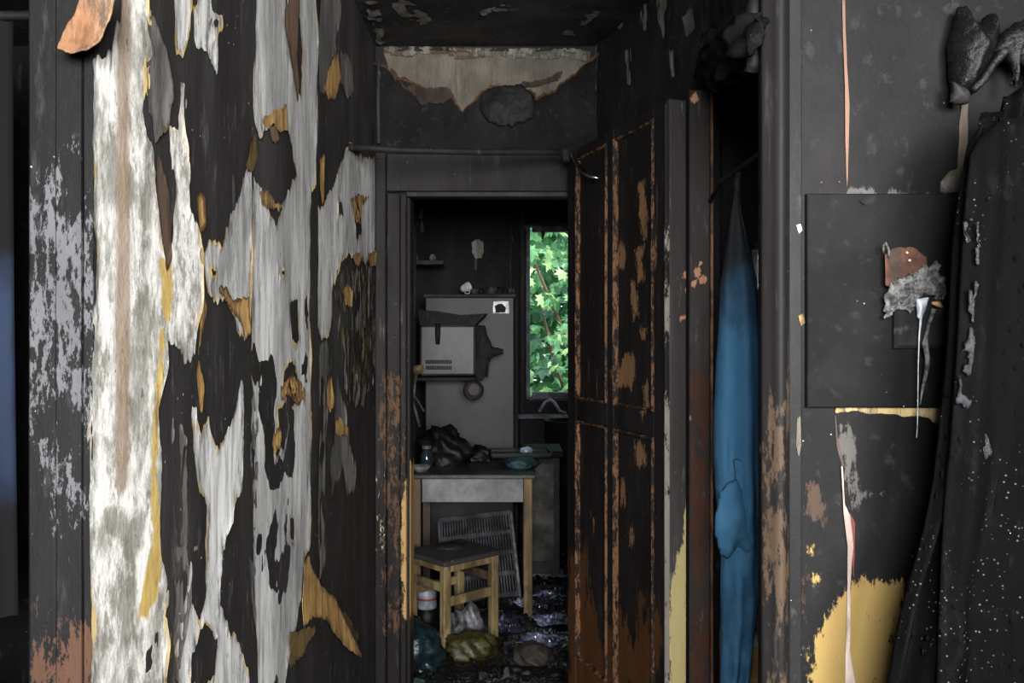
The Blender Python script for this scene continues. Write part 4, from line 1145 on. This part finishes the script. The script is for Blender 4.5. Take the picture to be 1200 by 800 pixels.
# refrigerator
fr = root('refrigerator', (-.275, 5.95, 0), 'tall grey scorched refrigerator with a square sticker behind the table', 'refrigerator')
M_fridge = m_plain('scorched_enamel', C(54, 52, 52), C(31, 30, 31), .45, 3, .1, .42, (1, 1, .7))
FX0, FX1, FY = -.575, .018, 5.62
bm = bmesh.new(); box(bm, ((FX0 + FX1) / 2, FY + .33, .90), (FX1 - FX0, .58, 1.72), 0, .012); obj('cabinet_shell', bm, M_greyp, fr)
bm = bmesh.new(); box(bm, ((FX0 + FX1) / 2, FY + .02, .915), (FX1 - FX0, .04, 1.70), 0, .010); frd = obj('refrigerator_door', bm, M_fridge, fr)
bm = bmesh.new(); box(bm, ((FX0 + FX1) / 2, FY + .32, 1.772), (FX1 - FX0 + .02, .64, .024), 0, .006); obj('top_cover', bm, m_char('fridge_top', 2.2), fr)
for x in (FX0 + .06, FX1 - .06):
    bm = bmesh.new(); lathe(bm, (x, FY + .12, 0), [(.02, 0), (.02, .045)], 10); obj('foot', bm, M_char_dark, fr)
    bm = bmesh.new(); lathe(bm, (x, FY + .55, 0), [(.02, 0), (.02, .045)], 10); obj('foot', bm, M_char_dark, fr)
fS = Surf((0, FY - .0005, 0), (1, 0, 0), (0, 0, 1))
scrap('sticker', fS, [[(578, 353), (596, 353), (597, 367), (578, 367)]], m_plain('shiny_sticker', C(225, 228, 226), C(170, 172, 172), .25, 10, .1, .2), frd, cell=.006, warp=.002, lift=.001, curl=.001, seed=95)
scrap('sticker_burn', Surf((0, FY - .003, 0), (1, 0, 0), (0, 0, 1)), [[(580, 358), (588, 355), (593, 360), (592, 366), (581, 366)]], M_char_dark, frd, cell=.005, warp=.004, lift=.001, curl=.001, seed=96)
bm = bmesh.new(); box(bm, (FX1 + .012, FY + .03, .95), (.022, .05, 1.62), 0, .004); obj('door_seal', bm, M_char, fr)
# things on the fridge
cp = root('white_cup', P3(544, 341, 5.85), 'small white cup tipped over on top of the refrigerator', 'cup')
Mx = Matrix.Rotation(math.radians(66), 3, 'Y') @ Matrix.Rotation(.4, 3, 'X')
bm = bmesh.new(); lathe(bm, (-.345, 5.85, 1.826), [(.020, 0), (.026, .015), (.032, .064), (.029, .064), (.022, .015)], 16, Mx); obj('cup_body', bm, M_white_chip, cp, True)
bm = bmesh.new(); tube(bm, [Vector((-.345, 5.85, 1.826)) + Mx @ Vector(v) for v in ((.028, 0, .012), (.043, 0, .02), (.045, 0, .042), (.030, 0, .052))], .004, 6); obj('cup_handle', bm, M_white_chip, cp, True)
r3 = random.Random(8)
for i in range(7):
    x = -.25 + i * .04; bm = bmesh.new()
    bmesh.ops.create_icosphere(bm, subdivisions=2, radius=.022 + r3.random() * .014, matrix=Matrix.Translation((x, 5.80 + r3.uniform(-.05, .05), 1.81)))
    for v in bm.verts: v.co += v.normal * .012 * float(fbm(np.array(v.co.x * 60), np.array(v.co.z * 60 + v.co.y * 31), 3, i))
    tag(own_origin(obj('charred_lump', bm, M_char if i % 3 else M_dimsolid, None, False)), ('small charred lump lying next to the white cup on the refrigerator' if i == 0 else 'charred lump on the refrigerator top, %s to the right of the white cup' % ('second third fourth fifth sixth seventh'.split()[i - 1]) if i < 6 else 'last charred lump at the right end of the refrigerator top'), 'debris', 'charred lumps on top of the refrigerator')

# box appliance on bracket
ap = root('box_appliance', (-.375, 5.28, 1.24), 'pale box-shaped kitchen appliance with vent slots and black melted lid, on a bracket', 'appliance')
M_white_app = m_plain('scorched_white_steel', C(84, 82, 80), C(60, 58, 57), .4, 4, .08, .4)
AX0, AX1 = (492 - 600) / F * 5.2, (557 - 600) / F * 5.2
AZ0, AZ1 = CAMZ - (440 - 400) / F * 5.2, CAMZ - (381 - 400) / F * 5.2
bm = bmesh.new(); box(bm, ((AX0 + AX1) / 2, 5.34, (AZ0 + AZ1) / 2), (AX1 - AX0, .28, AZ1 - AZ0), 0, .012); aph = obj('appliance_housing', bm, M_white_app, ap)
for r in range(2):
    for k in range(14):
        bm = bmesh.new(); box(bm, (AX0 + .04 + k * .0115, 5.1985, AZ0 + .048 + r * .036), (.0088, .005, .024), 0, 0); obj('vent_slot', bm, M_char_dark, aph)
bm = bmesh.new()
vs = [P3(492, 381, 5.19), P3(556, 381, 5.19), P3(561, 376, 5.19), P3(570, 367, 5.19), P3(540, 369, 5.19), P3(510, 364, 5.19), P3(490, 363, 5.19)]
vt = [bm.verts.new(v) for v in vs]; vb = [bm.verts.new(v + Vector((0, .26, 0))) for v in vs]
bm.faces.new(vt); bm.faces.new(vb[::-1])
for k in range(len(vs)): bm.faces.new((vt[k], vt[(k + 1) % len(vs)], vb[(k + 1) % len(vs)], vb[k]))
obj('melted_lid', bm, M_char_dark, ap)
bm = bmesh.new(); tube(bm, [P3(513, 379, 5.17), P3(513, 392, 5.175), P3(513, 403, 5.185)], [.017, .016, .012], 8); obj('melted_drip', bm, M_char_dark, ap, True)
apS = Surf((0, 5.24, 0), (1, 0, 0), (0, 0, 1))
scrap('melted_side', apS, [[(555, 381), (568, 380), (573, 394), (577, 406), (590, 408), (590, 415), (578, 418), (573, 426), (570, 436), (566, 444), (558, 449), (556, 420)]], M_char_dark, ap, cell=.006, warp=.006, lift=0, inflate=.02, seed=97, thick=.03)
bm = bmesh.new()
box(bm, ((KX0 + AX1) / 2, 5.34, AZ0 - .022), (AX1 - KX0, .26, .024), 0, .004)
obj('bracket_shelf', bm, M_char_dark, ap)
bm = bmesh.new(); tube(bm, [P3(570, 442, 5.2), P3(572, 425, 5.22), P3(571, 410, 5.25)], .008, 6); obj('cable', bm, M_char_dark, ap, True)
dk = root('round_dial', P3(555, 457, 5.2), 'round black dial with a reddish centre under the pale appliance', 'dial')
Mr = Matrix.Rotation(math.radians(90), 3, 'X')
bm = bmesh.new(); lathe(bm, P3(555, 457, 5.2), [(.060, -.03), (.062, 0), (.056, .012), (.045, .010)], 24, Mr); dkr = obj('dial_rim', bm, M_char_dark, dk)
bm = bmesh.new(); lathe(bm, P3(555, 457, 5.19), [(.040, 0), (.040, .006), (.03, .008)], 20, Mr); obj('dial_face', bm, m_plain('reddish_face', C(60, 42, 40), C(34, 28, 28),   .5), dkr)
bm = bmesh.new(); tube(bm, [P3(555, 449, 5.23), P3(553, 444, 5.24)], .012, 6); obj('dial_stem', bm, M_char_dark, dk)

# wall shelf, pipe and things at the left of the kitchen
bm = bmesh.new(); box(bm, ((KX0 + P3(520, 305, 5.9).x) / 2, 5.95, P3(500, 308, 5.9).z), (P3(520, 305, 5.9).x - KX0, .2, .03), 0, .004)
tag(own_origin(obj('kitchen_wall_shelf', bm, m_char('kshelf', 1.8))), 'small sooty wall shelf in the kitchen left of the pale plaster patch', 'shelf')
bm = bmesh.new(); tube(bm, [(-.66, 5.75, 0), (-.66, 5.75, 2.2), (-.66, 5.75, HC)], .016, 8)
tag(own_origin(obj('riser_pipe', bm, m_char('riser', 1.4), None, True)), 'upright sooty pipe beside the left kitchen wall', 'pipe')
for i, (x, z, r) in enumerate(((486, 303, .022), (507, 303, .022))):
    p = P3(x, z, 5.9); bm = bmesh.new(); lathe(bm, (p.x, 5.90, P3(500, 308, 5.9).z + .0155), [(r, 0), (r * 1.1, .02), (r * .7, .045)], 12)
    tag(own_origin(obj('small_pot', bm, M_pot, None, True)), ('left' if i == 0 else 'right') + ' one of two small pale pots on the kitchen wall shelf', 'pot', 'pots on the kitchen shelf')
kt = root('hanging_ladle', P3(486, 446, 5.1), 'scorched cloth and spoon handles hanging left of the pale appliance', 'utensils')
bm = bmesh.new(); tube(bm, [P3(488, 432, 4.95), P3(484, 470, 4.95), P3(492, 500, 4.9)], [.012, .01, .008], 8); obj('spoon_handle', bm, M_dimsolid, kt, True)
bm = bmesh.new(); tube(bm, [P3(479, 455, 4.95), P3(490, 470, 4.95), P3(497, 482, 4.95)], [.006, .007, .006], 8); obj('spoon_handle', bm, M_dimsolid, kt, True)
bm = bmesh.new(); bmesh.ops.create_icosphere(bm, subdivisions=3, radius=.04, matrix=Matrix.Translation(P3(488, 433, 4.95)) @ Matrix.Diagonal((1, .7, .8, 1)))
for v in bm.verts: v.co += v.normal * .02 * float(fbm(np.array(v.co.x * 40), np.array(v.co.z * 40), 3, 3))
obj('cloth_bundle', bm, M_cloth_olive, kt, True)
bm = bmesh.new(); tube(bm, [P3(488, 430, 4.95), (KX0 + .01, 4.97, 1.38), (KX0 - .002, 4.97, 1.39)], .006, 6); obj('wall_hook', bm, M_char_dark, kt)

# ---- table
tb = root('kitchen_table', (-.22, 4.85, 0), 'small kitchen table with sooty top, grey apron and tan wooden legs', 'table')
M_leg = m_plain('tan_table_wood', C(156, 130, 84), C(90, 72, 46), .55, 10, .15, .8, (1, 1, .12))
M_leg_d = m_plain('scorched_table_wood', C(110, 92, 66), C(58, 48, 38), .55, 7, .15, .75, (1, 1, .12))
M_apron = m_plain('grey_apron_paint', C(142, 141, 142), C(112, 111, 112), .5, 9, .1, .3)
M_top = NT('wet_sooty_table_top')
_b, _a, _bb, _h3 = char_nodes(M_top, 1.7, 0.0, (1, 1, 1))
M_top = M_top.done(_b, M_top.mixf(M_top.noise(9, 4, .6), .6, .15), M_top.bump(_h3, .4, .005), .5)
TX0, TX1, TY0, TY1, TZ = -.545, .125, 4.52, 5.16, .765
bm = bmesh.new(); box(bm, ((TX0 + TX1) / 2, (TY0 + TY1) / 2, TZ - .012), (TX1 - TX0, TY1 - TY0, .024), 0, .004); obj('table_top', bm, M_top, tb)
for i, (x, y) in enumerate(((TX0 + .035, TY0 + .05), (TX1 - .04, TY0 + .05), (TX0 + .035, TY1 - .05), (TX1 - .04, TY1 - .05))):
    bm = bmesh.new(); box(bm, (x, y, (TZ - .025) / 2), (.046, .046, TZ - .025), 0, .003); obj('leg', bm, M_leg if i == 1 else M_leg_d, tb)
ay0, az = TY0 + .055, TZ - .024 - .065
bm = bmesh.new(); box(bm, ((TX0 + TX1) / 2, TY0 + .042, az), (TX1 - TX0 - .13, .02, .126), 0, .002); obj('apron', bm, M_apron, tb)
bm = bmesh.new(); box(bm, ((TX0 + TX1) / 2, TY1 - .05, az), (TX1 - TX0 - .13, .02, .126), 0, .002); obj('apron', bm, M_apron, tb)
for x in (TX0 + .035, TX1 - .04):
    bm = bmesh.new(); box(bm, (x, (TY0 + TY1) / 2, az), (.02, TY1 - TY0 - .16, .126), 0, .002); obj('apron', bm, M_apron, tb)

# on the table
r4 = random.Random(12)


def lump(name, c, r, sq, mat, label, cat, seed, amp=.4, group=None, fr=22, sub=4):
    bm = bmesh.new()
    bmesh.ops.create_icosphere(bm, subdivisions=sub, radius=1.0)
    co = np.array([v.co for v in bm.verts])
    d = fbm(co[:, 0] * fr * .1 + co[:, 2] * 1.7 + seed, co[:, 1] * fr * .1 - co[:, 2] * 1.3 + seed * 3, 5, seed)
    for v, q in zip(bm.verts, d):
        v.co *= 1 + amp * q + amp * .5 * abs(float(fbm(np.array(v.co.x * 5 + seed), np.array(v.co.y * 5 + v.co.z * 4), 3, seed + 50)))
        v.co = Vector((v.co.x * r * sq[0], v.co.y * r * sq[1], max(v.co.z * r * sq[2], -r * sq[2] * .6))) + Vector(c) + Vector((0, 0, r * sq[2] * .6))
    o = obj(name, bm, mat, None, True)
    own_origin(o)
    return tag(o, label, cat, group)


M_wetblack = m_char('wet_black_debris', .28, rough=(.18, .6), bump=.9, st=(1, 1, 1), spec=.3)
lump('burnt_heap', (-.395, 4.90, TZ), .12, (1.15, .8, .95), M_wetblack, 'largest glossy black burnt heap at the left of the table top', 'debris', 3, .7)
lump('burnt_heap', (-.195, 5.02, TZ), .055, (1.3, 1, 1.0), M_wetblack, 'middle burnt heap at the back of the table top', 'debris', 5, .6)
lump('burnt_heap', (-.045, 5.085, TZ), .040, (1.5, .9, .8), M_wetblack, 'right flat burnt heap behind the baking tray on the table', 'debris', 9, .6)
jb = root('glass_jar', (-.475, 4.74, TZ), 'small dark wet glass jar at the left of the table', 'jar')
bm = bmesh.new(); lathe(bm, (-.475, 4.74, TZ + .001), [(.030, 0), (.034, .01), (.034, .08), (.025, .095), (.025, .11)], 16); obj('jar_body', bm, m_plain('dark_glass', C(40, 52, 60), C(20, 24, 28), .08, 10, .05, .3, spec=.8), jb, True)
bm = bmesh.new(); lathe(bm, (-.475, 4.74, TZ + .111), [(.027, 0), (.027, .018)], 16); obj('jar_lid', bm, M_dimsolid, jb)
bw = root('chipped_bowl', (-.49, 4.60, TZ), 'pale chipped bowl at the front left corner of the table', 'bowl')
bm = bmesh.new(); lathe(bm, (-.49, 4.60, TZ + .001), [(.022, 0), (.03, .004), (.055, .036), (.050, .036), (.026, .010)], 18); obj('bowl_body', bm, M_pot, bw, True)
ty = root('baking_tray', (.06, 4.93, TZ + .045), 'flat black tray lying on a teal cloth at the right of the table', 'tray')
bm = bmesh.new(); box(bm, (.05, 4.93, TZ + .052), (.34, .22, .012), .06, .004); obj('tray_base', bm, M_wetblack, ty)
for dx, dy, sx, sy in ((0, -.11, .34, .012), (0, .11, .34, .012), (-.17, 0, .012, .22), (.17, 0, .012, .22)):
    bm = bmesh.new(); box(bm, (.05 + dx - dy * .06, 4.93 + dy + dx * .06, TZ + .065), (sx, sy, .022), .06, .003); obj('tray_rim', bm, M_wetblack, ty)
M_teal = m_plain('sooted_teal_cloth', C(70, 104, 106), C(40, 58, 60), .5, 20, .5, .4)
lump('teal_cloth', (.055, 4.80, TZ), .05, (1.7, 2.2, .75), M_teal, 'crumpled teal cloth under the black tray on the table', 'cloth', 14, .35)
lump('tray_glint', (.085, 4.92, TZ + .065), .028, (1.2, .8, .7), m_plain('tray_glint_tint', C(190, 214, 236), C(110, 130, 150), .12, 20, .5, .1, spec=.8), 'small added lump coloured as the bluish glint on the black tray', 'glint_lump', 15, .5)  # added lump, its pale blue paints the glint on the tray

# ---- stool
st = root('wooden_stool', (-.30, 4.23, 0), 'tan wooden stool with burnt black seat in front of the table', 'stool')
M_st = m_plain('tan_stool_wood', C(150, 132, 92), C(88, 75, 49), .55, 12, .15, .7, (1, 1, .15))
uu = Vector((.74, .672, 0)); vv = Vector((-.672, .74, 0))
f0 = Vector((-.315, 4.04, 0))
A_, B_ = .30, .27
leg = [f0, f0 + uu * A_, f0 + vv * B_, f0 + uu * A_ + vv * B_]
ang = math.atan2(uu.y, uu.x)
for p in leg:
    bm = bmesh.new(); box(bm, (p.x, p.y, .205), (.042, .036, .41), ang, .003); obj('leg', bm, M_st, st)
cc = f0 + uu * A_ / 2 + vv * B_ / 2
bm = bmesh.new(); box(bm, (cc.x, cc.y, .424), (.37, .34, .024), ang, .006); obj('seat', bm, m_char('burnt_seat', 1.9, .4, st=(1, 1, 1), bump=.5), st)
for a, b, z, h in ((0, 1, .392, .034), (0, 2, .392, .034), (1, 3, .392, .034), (2, 3, .392, .034), (0, 1, .235, .045), (0, 2, .30, .040), (2, 3, .235, .04), (1, 3, .30, .04)):
    m_ = (leg[a] + leg[b]) / 2; d_ = leg[b] - leg[a]
    bm = bmesh.new(); box(bm, (m_.x, m_.y, z), (d_.length - .038, .018, h), math.atan2(d_.y, d_.x), .002); obj('apron' if z > .35 else 'stretcher', bm, M_st if z < .28 or a == 0 else M_leg_d, st)
lump('charred_rag', (cc.x - .02, cc.y + .04, .436), .05, (1.5, 1.2, .22), M_char, 'flat charred rag lying on the stool seat', 'rag', 19, .4)

# ---- ribbed crate under the table
cr = root('ribbed_crate', (-.18, 4.80, 0), 'grey ribbed plastic crate leaning under the table', 'crate')
M_cr = m_plain('sooted_grey_plastic', C(86, 86, 92), C(42, 42, 47), .45, 8, .2, .8)
RM = Matrix.Rotation(math.radians(-7), 4, 'Y') @ Matrix.Rotation(math.radians(-34), 4, 'X')
cbase = Vector((-.19, 4.80, .255))


def cbx(name, c, s, mat, bev=.003):
    bm = bmesh.new(); box(bm, (0, 0, 0), s, 0, bev)
    bm.transform(Matrix.Translation(cbase) @ RM @ Matrix.Translation(Vector(c)))
    obj(name, bm, mat, cr)


for z in (-.23, -.11, .01, .13, .245):
    cbx('crate_rail', (0, 0, z), (.42, .02, .028), M_cr)
for x in (-.21, .21):
    cbx('crate_side', (x, .09, 0), (.016, .20, .49), M_cr if x < 0 else m_plain('pale_crate_side', C(140, 140, 146), C(84, 84, 90), .35, 12, .2, .2))
for z in (-.17, -.05, .07, .19):
    for k in range(26):
        cbx('crate_rib', (-.195 + k * .0156, .002, z), (.008, .012, .092), M_cr, 0)
cbx('crate_back', (0, .185, 0), (.42, .01, .48), M_char)

# ---- jar under the stool
wj = root('paint_jar', (-.452, 4.50, 0), 'white-banded dark bottle standing under the stool', 'bottle')
bm = bmesh.new(); lathe(bm, (-.445, 4.46, 0), [(.045, 0), (.048, .01), (.048, .08)], 18); obj('bottle_body', bm, M_wetblack, wj, True)
bm = bmesh.new(); lathe(bm, (-.445, 4.46, .081), [(.050, 0), (.051, .01), (.051, .10), (.046, .115), (.030, .125)], 18); wjw = obj('bottle_wrap', bm, m_plain('white_wrap', C(160, 168, 178), C(118, 124, 132), .4, 16, .15, .2), wj, True)
bm = bmesh.new(); lathe(bm, (-.445, 4.46, .127), [(.0515, 0), (.0518, .012)], 18); obj('red_band', bm, m_plain('red_band', C(150, 70, 70), C(110, 60, 60), .5), wjw, True)

# ---- bags and debris on the floor
M_yel = m_plain('yellow_plastic_bag', C(76, 73, 36), C(38, 37, 18), .3, 18, .9, .5, spec=.6)
M_tealbag = m_plain('dark_teal_plastic', C(24, 46, 54), C(12, 24, 28), .14, 14, .9, .4, spec=.7)
M_clear = m_plain('whitish_plastic', C(104, 106, 110), C(52, 54, 58), .2, 20, .8, .4, spec=.7)
lump('yellow_bag', (-.185, 3.99, 0), .092, (1.15, .9, .75), M_yel, 'crumpled yellow plastic bag on the floor under the stool', 'bag', 23, .5)
lump('clear_bag', (-.225, 4.19, 0), .075, (1.0, .8, 1.35), M_clear, 'crumpled whitish plastic behind the yellow bag', 'bag', 24, .6)
lump('teal_bag', (-.485, 3.86, 0), .14, (1.05, .8, .95), M_tealbag, 'crumpled dark teal plastic bag by the left casing of the kitchen doorway', 'bag', 25, .55)
lump('pale_scrap', (-.44, 3.64, 0), .05, (1.2, .6, .4), M_teal, 'small pale teal scrap at the foot of the teal bag', 'scrap', 26, .6)
lump('cardboard_scrap', (.10, 3.90, 0), .075, (1.1, .9, .7), m_plain('sooted_card', C(66, 57, 50), C(36, 31, 28), .7, 14, .3, .5), 'crumpled brownish cardboard scrap beside the shiny foil', 'scrap', 27, .5)

# crumpled shiny foil / film sheets
M_foil = m_plain('wet_grey_film', C(58, 60, 74), C(22, 23, 30), .07, 20, .15, .6, spec=1.0)


def sheet(name, c, sx, sy, h, mat, label, seed, fr=9, rz=0.0, n=56):
    bm = bmesh.new()
    bmesh.ops.create_grid(bm, x_segments=n, y_segments=n, size=.5)
    co = np.array([v.co for v in bm.verts])
    a = np.abs(fbm(co[:, 0] * fr, co[:, 1] * fr, 4, seed)); b = np.abs(fbm(co[:, 0] * fr * .6 + 5, co[:, 1] * fr * .8 + 3, 3, seed + 5))
    r = np.sqrt(co[:, 0] ** 2 + co[:, 1] ** 2) * 2
    for v, p, q, rr in zip(bm.verts, a, b, r):
        v.co = Vector((v.co.x * sx * (1 + .3 * q), v.co.y * sy * (1 + .3 * p), .004 + h * (p + q) * max(0, 1.15 - rr * .8)))
    bm.transform(Matrix.Translation(Vector(c)) @ Matrix.Rotation(rz, 4, 'Z'))
    o = obj(name, bm, mat, None, False)
    md = o.modifiers.new('thickness', 'SOLIDIFY'); md.thickness = .002; md.offset = 1
    own_origin(o)
    return tag(o, label, 'plastic film')


sheet('plastic_film', (.125, 4.10, 0),   .30, .50, .032, M_foil, 'large crumpled wet film on the floor right of the table leg', 41, 9, 0, 110)
sheet('plastic_film', (.20, 4.80, 0), .22, .60, .05, M_foil, 'crumpled wet film farther back by the low cupboard', 43, 9, 0, 110)
sheet('plastic_film', (-.02, 3.70, 0), .50, .28, .045, M_wetblack, 'black wet film lying in the kitchen doorway', 45, 9, 0, 110)
sheet('plastic_film', (-.05, 4.42, 0), .20, .26, .05, m_plain('bluish_film', C(58, 62, 86), C(28, 30, 40), .15, 14, .6, .5, spec=.8), 'dark bluish film between the stool and the right table leg', 47, 12, 0, 70)

M_filmglint = m_plain('film_glint_tint', C(150, 156, 190), C(52, 54, 70), .12, 24, .3, .5, spec=1.0)  # for added film scraps; the pale colour paints the bluish floor glints
for i, (px_, py_, sx, sy, lab) in enumerate(((646, 676, .14, .16, 'added film scrap tinted as a bluish glint, lying farthest back, at the foot of the low cupboard'), (640, 702, .11, .12, 'small added film scrap tinted as a glint, just right of the right front table leg'),
                                           (646, 732, .15, .16, 'added film scrap tinted as a silver glint, between the table leg and the open door'), (634, 756, .17, .15, 'added crumpled film tinted as a bright glint, nearest the open door on the floor'), (615, 712, .10, .10, 'small added film scrap tinted as a glint, at the foot of the right table leg'))):
    Yd = 1000 * CAMZ / (py_ - 400)
    sheet('film_glint', ((px_ - 600) / F * Yd, Yd, .02), sx, sy, .035, M_filmglint, lab, 60 + i, 7, i * .9, 60)

# fine burnt rubble: nobody could count it
bm = bmesh.new()
r5 = random.Random(77)
for i in range(1500):
    y = r5.uniform(3.45, 5.9); x = r5.uniform(-.6, .45); s = r5.uniform(.006, .028)
    M_ = Matrix.Translation((x, y, s * .4)) @ Matrix.Rotation(r5.uniform(0, 6.3), 4, (r5.uniform(-1, 1), r5.uniform(-1, 1), 1)) @ Matrix.Diagonal((s * r5.uniform(.6, 2.2), s * r5.uniform(.5, 1.4), s * r5.uniform(.25, .8), 1))
    r = bmesh.ops.create_cube(bm, size=1, matrix=M_)
    for v in r['verts']: v.co += Vector((r5.uniform(-1, 1), r5.uniform(-1, 1), r5.uniform(-.5, .5))) * s * .25
obj('burnt_rubble', bm, M_wetblack, bpy.data.objects['floor'])['kind'] = 'stuff'      # fine rubble lying all over the floor

# ================================================================= garden outside the window
wall_box('ground', -8, 9, 6.7, 22, -0.5, -0.4, m_plain('lawn', C(60, 90, 40), C(40, 60, 28), .9, 2))


def leafmat(name, a, b):
    n = NT(name)
    info = n.node('ShaderNodeObjectInfo', None, 5)
    col = n.mix(n.noise(3, 3, .5), a, b)
    n.bsdf.inputs['Subsurface Weight'].default_value = 0
    m = n.done(col, .38, None, .6)
    tr = n.t.nodes.new('ShaderNodeBsdfTranslucent'); mx = n.t.nodes.new('ShaderNodeMixShader')
    n.t.links.new(col, tr.inputs[0]); mx.inputs[0].default_value = .4
    out = n.t.nodes['Material Output']
    n.t.links.new(n.bsdf.outputs[0], mx.inputs[1]); n.t.links.new(tr.outputs[0], mx.inputs[2]); n.t.links.new(mx.outputs[0], out.inputs[0])
    return m


LM = [leafmat('leaf_bright', C(186, 214, 148), C(140, 188, 124)), leafmat('leaf_mid', C(118, 172, 120), C(86, 144, 96)), leafmat('leaf_dark', C(60, 104, 78), C(38, 72, 56))]


def leaf_mesh(mat, seed):
    r = random.Random(seed)
    bm = bmesh.new()
    out = []
    lob = [(0, -.06), (.12, -.02), (.34, -.12), (.26, .10), (.50, .16), (.34, .28), (.42, .50), (.20, .44), (0, .82), (-.20, .44), (-.42, .50), (-.34, .28), (-.50, .16), (-.26, .10), (-.34, -.12), (-.12, -.02)]
    c = bm.verts.new((0, .2, .04))
    vs = [bm.verts.new((x * (1 + r.uniform(-.1, .1)), y * (1 + r.uniform(-.1, .1)), -abs(x) * .25 - max(y - .4, 0) * .3 + r.uniform(-.03, .03))) for x, y in lob]
    for k in range(len(vs)): bm.faces.new((c, vs[k], vs[(k + 1) % len(vs)]))
    me = bpy.data.meshes.new('leaf'); bm.to_mesh(me); bm.free(); me.materials.append(mat)
    return me


lmeshes = [leaf_mesh(LM[k % 3], k) for k in range(9)]
tree = root('maple_tree', (.9, 9.4, -.4), 'green broad-leaved tree just outside the kitchen window', 'tree')
M_bark = m_plain('bark', C(96, 78, 60), C(60, 48, 38), .9, 10, .6, .1, (1, 1, .3))
bm = bmesh.new(); tube(bm, [(.9, 9.6, -.4), (.88, 9.6, 1.0), (.95, 9.7, 2.6), (.9, 9.7, 4.2)], [.12, .10, .08, .03], 10); obj('trunk', bm, M_bark, tree, True)
for pts in ([(.9, 9.6, .4), (.62, 9.2, .85), (.42, 8.8, 1.35), (.30, 8.6, 1.8)], [(.88, 9.6, .9), (.5, 9.2, 1.7), (.2, 9.0, 2.4)], [(.92, 9.65, 1.6), (1.4, 9.3, 2.2), (1.7, 9.1, 2.9)], [(.9, 9.6, 1.2), (.1, 9.4, 1.6), (-.4, 9.3, 2.1)], [(.62, 9.2, .85), (.5, 8.6, 1.0), (.36, 8.3, 1.55)]):
    bm = bmesh.new(); tube(bm, pts, [.045, .03, .02, .012][:len(pts)] if len(pts) == 4 else [.04, .025, .012], 7); obj('branch', bm, M_bark, tree, True)
r6 = random.Random(4)
tw = Vector(tree.location)


def leaf_rot(r):
    return Matrix.Rotation(r.uniform(0, 6.28), 4, 'Z') @ Matrix.Rotation(r.gauss(math.radians(-45), .6), 4, 'X') @ Matrix.Rotation(r.gauss(0, .6), 4, 'Y')


for i in range(300):
    if i < 210:
        y = r6.uniform(8.0, 9.3); f = r6.uniform(.008, .085); x = f * y; z = CAMZ + r6.uniform(-.10, .17) * y
    else:
        y = r6.uniform(8.0, 9.4); x = r6.uniform(-.3, 2.2); z = r6.uniform(.4, 3.6)
    lo = bpy.data.objects.new('leaf', lmeshes[(0 if z > 1.9 else 3) + r6.choice((0, 0, 1, 1, 2)) if True else 0])
    if y > 8.9: lo.data = lmeshes[r6.choice((1, 2, 4, 5))]
    s = r6.uniform(.10, .20)
    lo.matrix_basis = Matrix.Translation(Vector((x, y, z)) - tw) @ leaf_rot(r6) @ Matrix.Diagonal((s, s, s, 1))
    lo.parent = tree
    COL.objects.link(lo)


def foliage(name, parent, n, bx, seed, mat, smin, smax):
    r = random.Random(seed); V = []; Fc = []
    lob = [(0, -.06), (.34, -.12), (.50, .16), (.42, .50), (0, .82), (-.42, .50), (-.50, .16), (-.34, -.12)]
    for i in range(n):
        M_ = Matrix.Translation((r.uniform(*bx[0]), r.uniform(*bx[1]), r.uniform(*bx[2]))) @ leaf_rot(r) @ Matrix.Scale(r.uniform(smin, smax), 4)
        k = len(V)
        V += [tuple(M_ @ Vector((x, y, -abs(x) * .25))) for x, y in lob]
        Fc += [[k, k + 1, k + 2, k + 3], [k, k + 3, k + 4], [k, k + 4, k + 5], [k, k + 5, k + 6, k + 7]]
    o = link_mesh(name, mesh_np(name, V, Fc), mat, parent)
    o['kind'] = 'stuff'
    return o


foliage('foliage', tree, 6000, ((-1.2, 3.2), (9.2, 10.4), (.2, 4.4)), 5, LM[1], .10, .20)
hedge = root('garden_hedge', (.8, 12.6, -.4), 'dense dark green shrubs far behind the tree outside the window', 'shrub')
foliage('foliage', hedge, 5000, ((-3.5, 6), (11.6, 13.2), (-.4, 4.2)), 6, LM[2], .16, .34)
bm = bmesh.new(); tube(bm, [(.8, 12.6, -.4), (.8, 12.6, 2.0)], [.1, .04], 8); obj('stem', bm, M_bark, hedge, True)
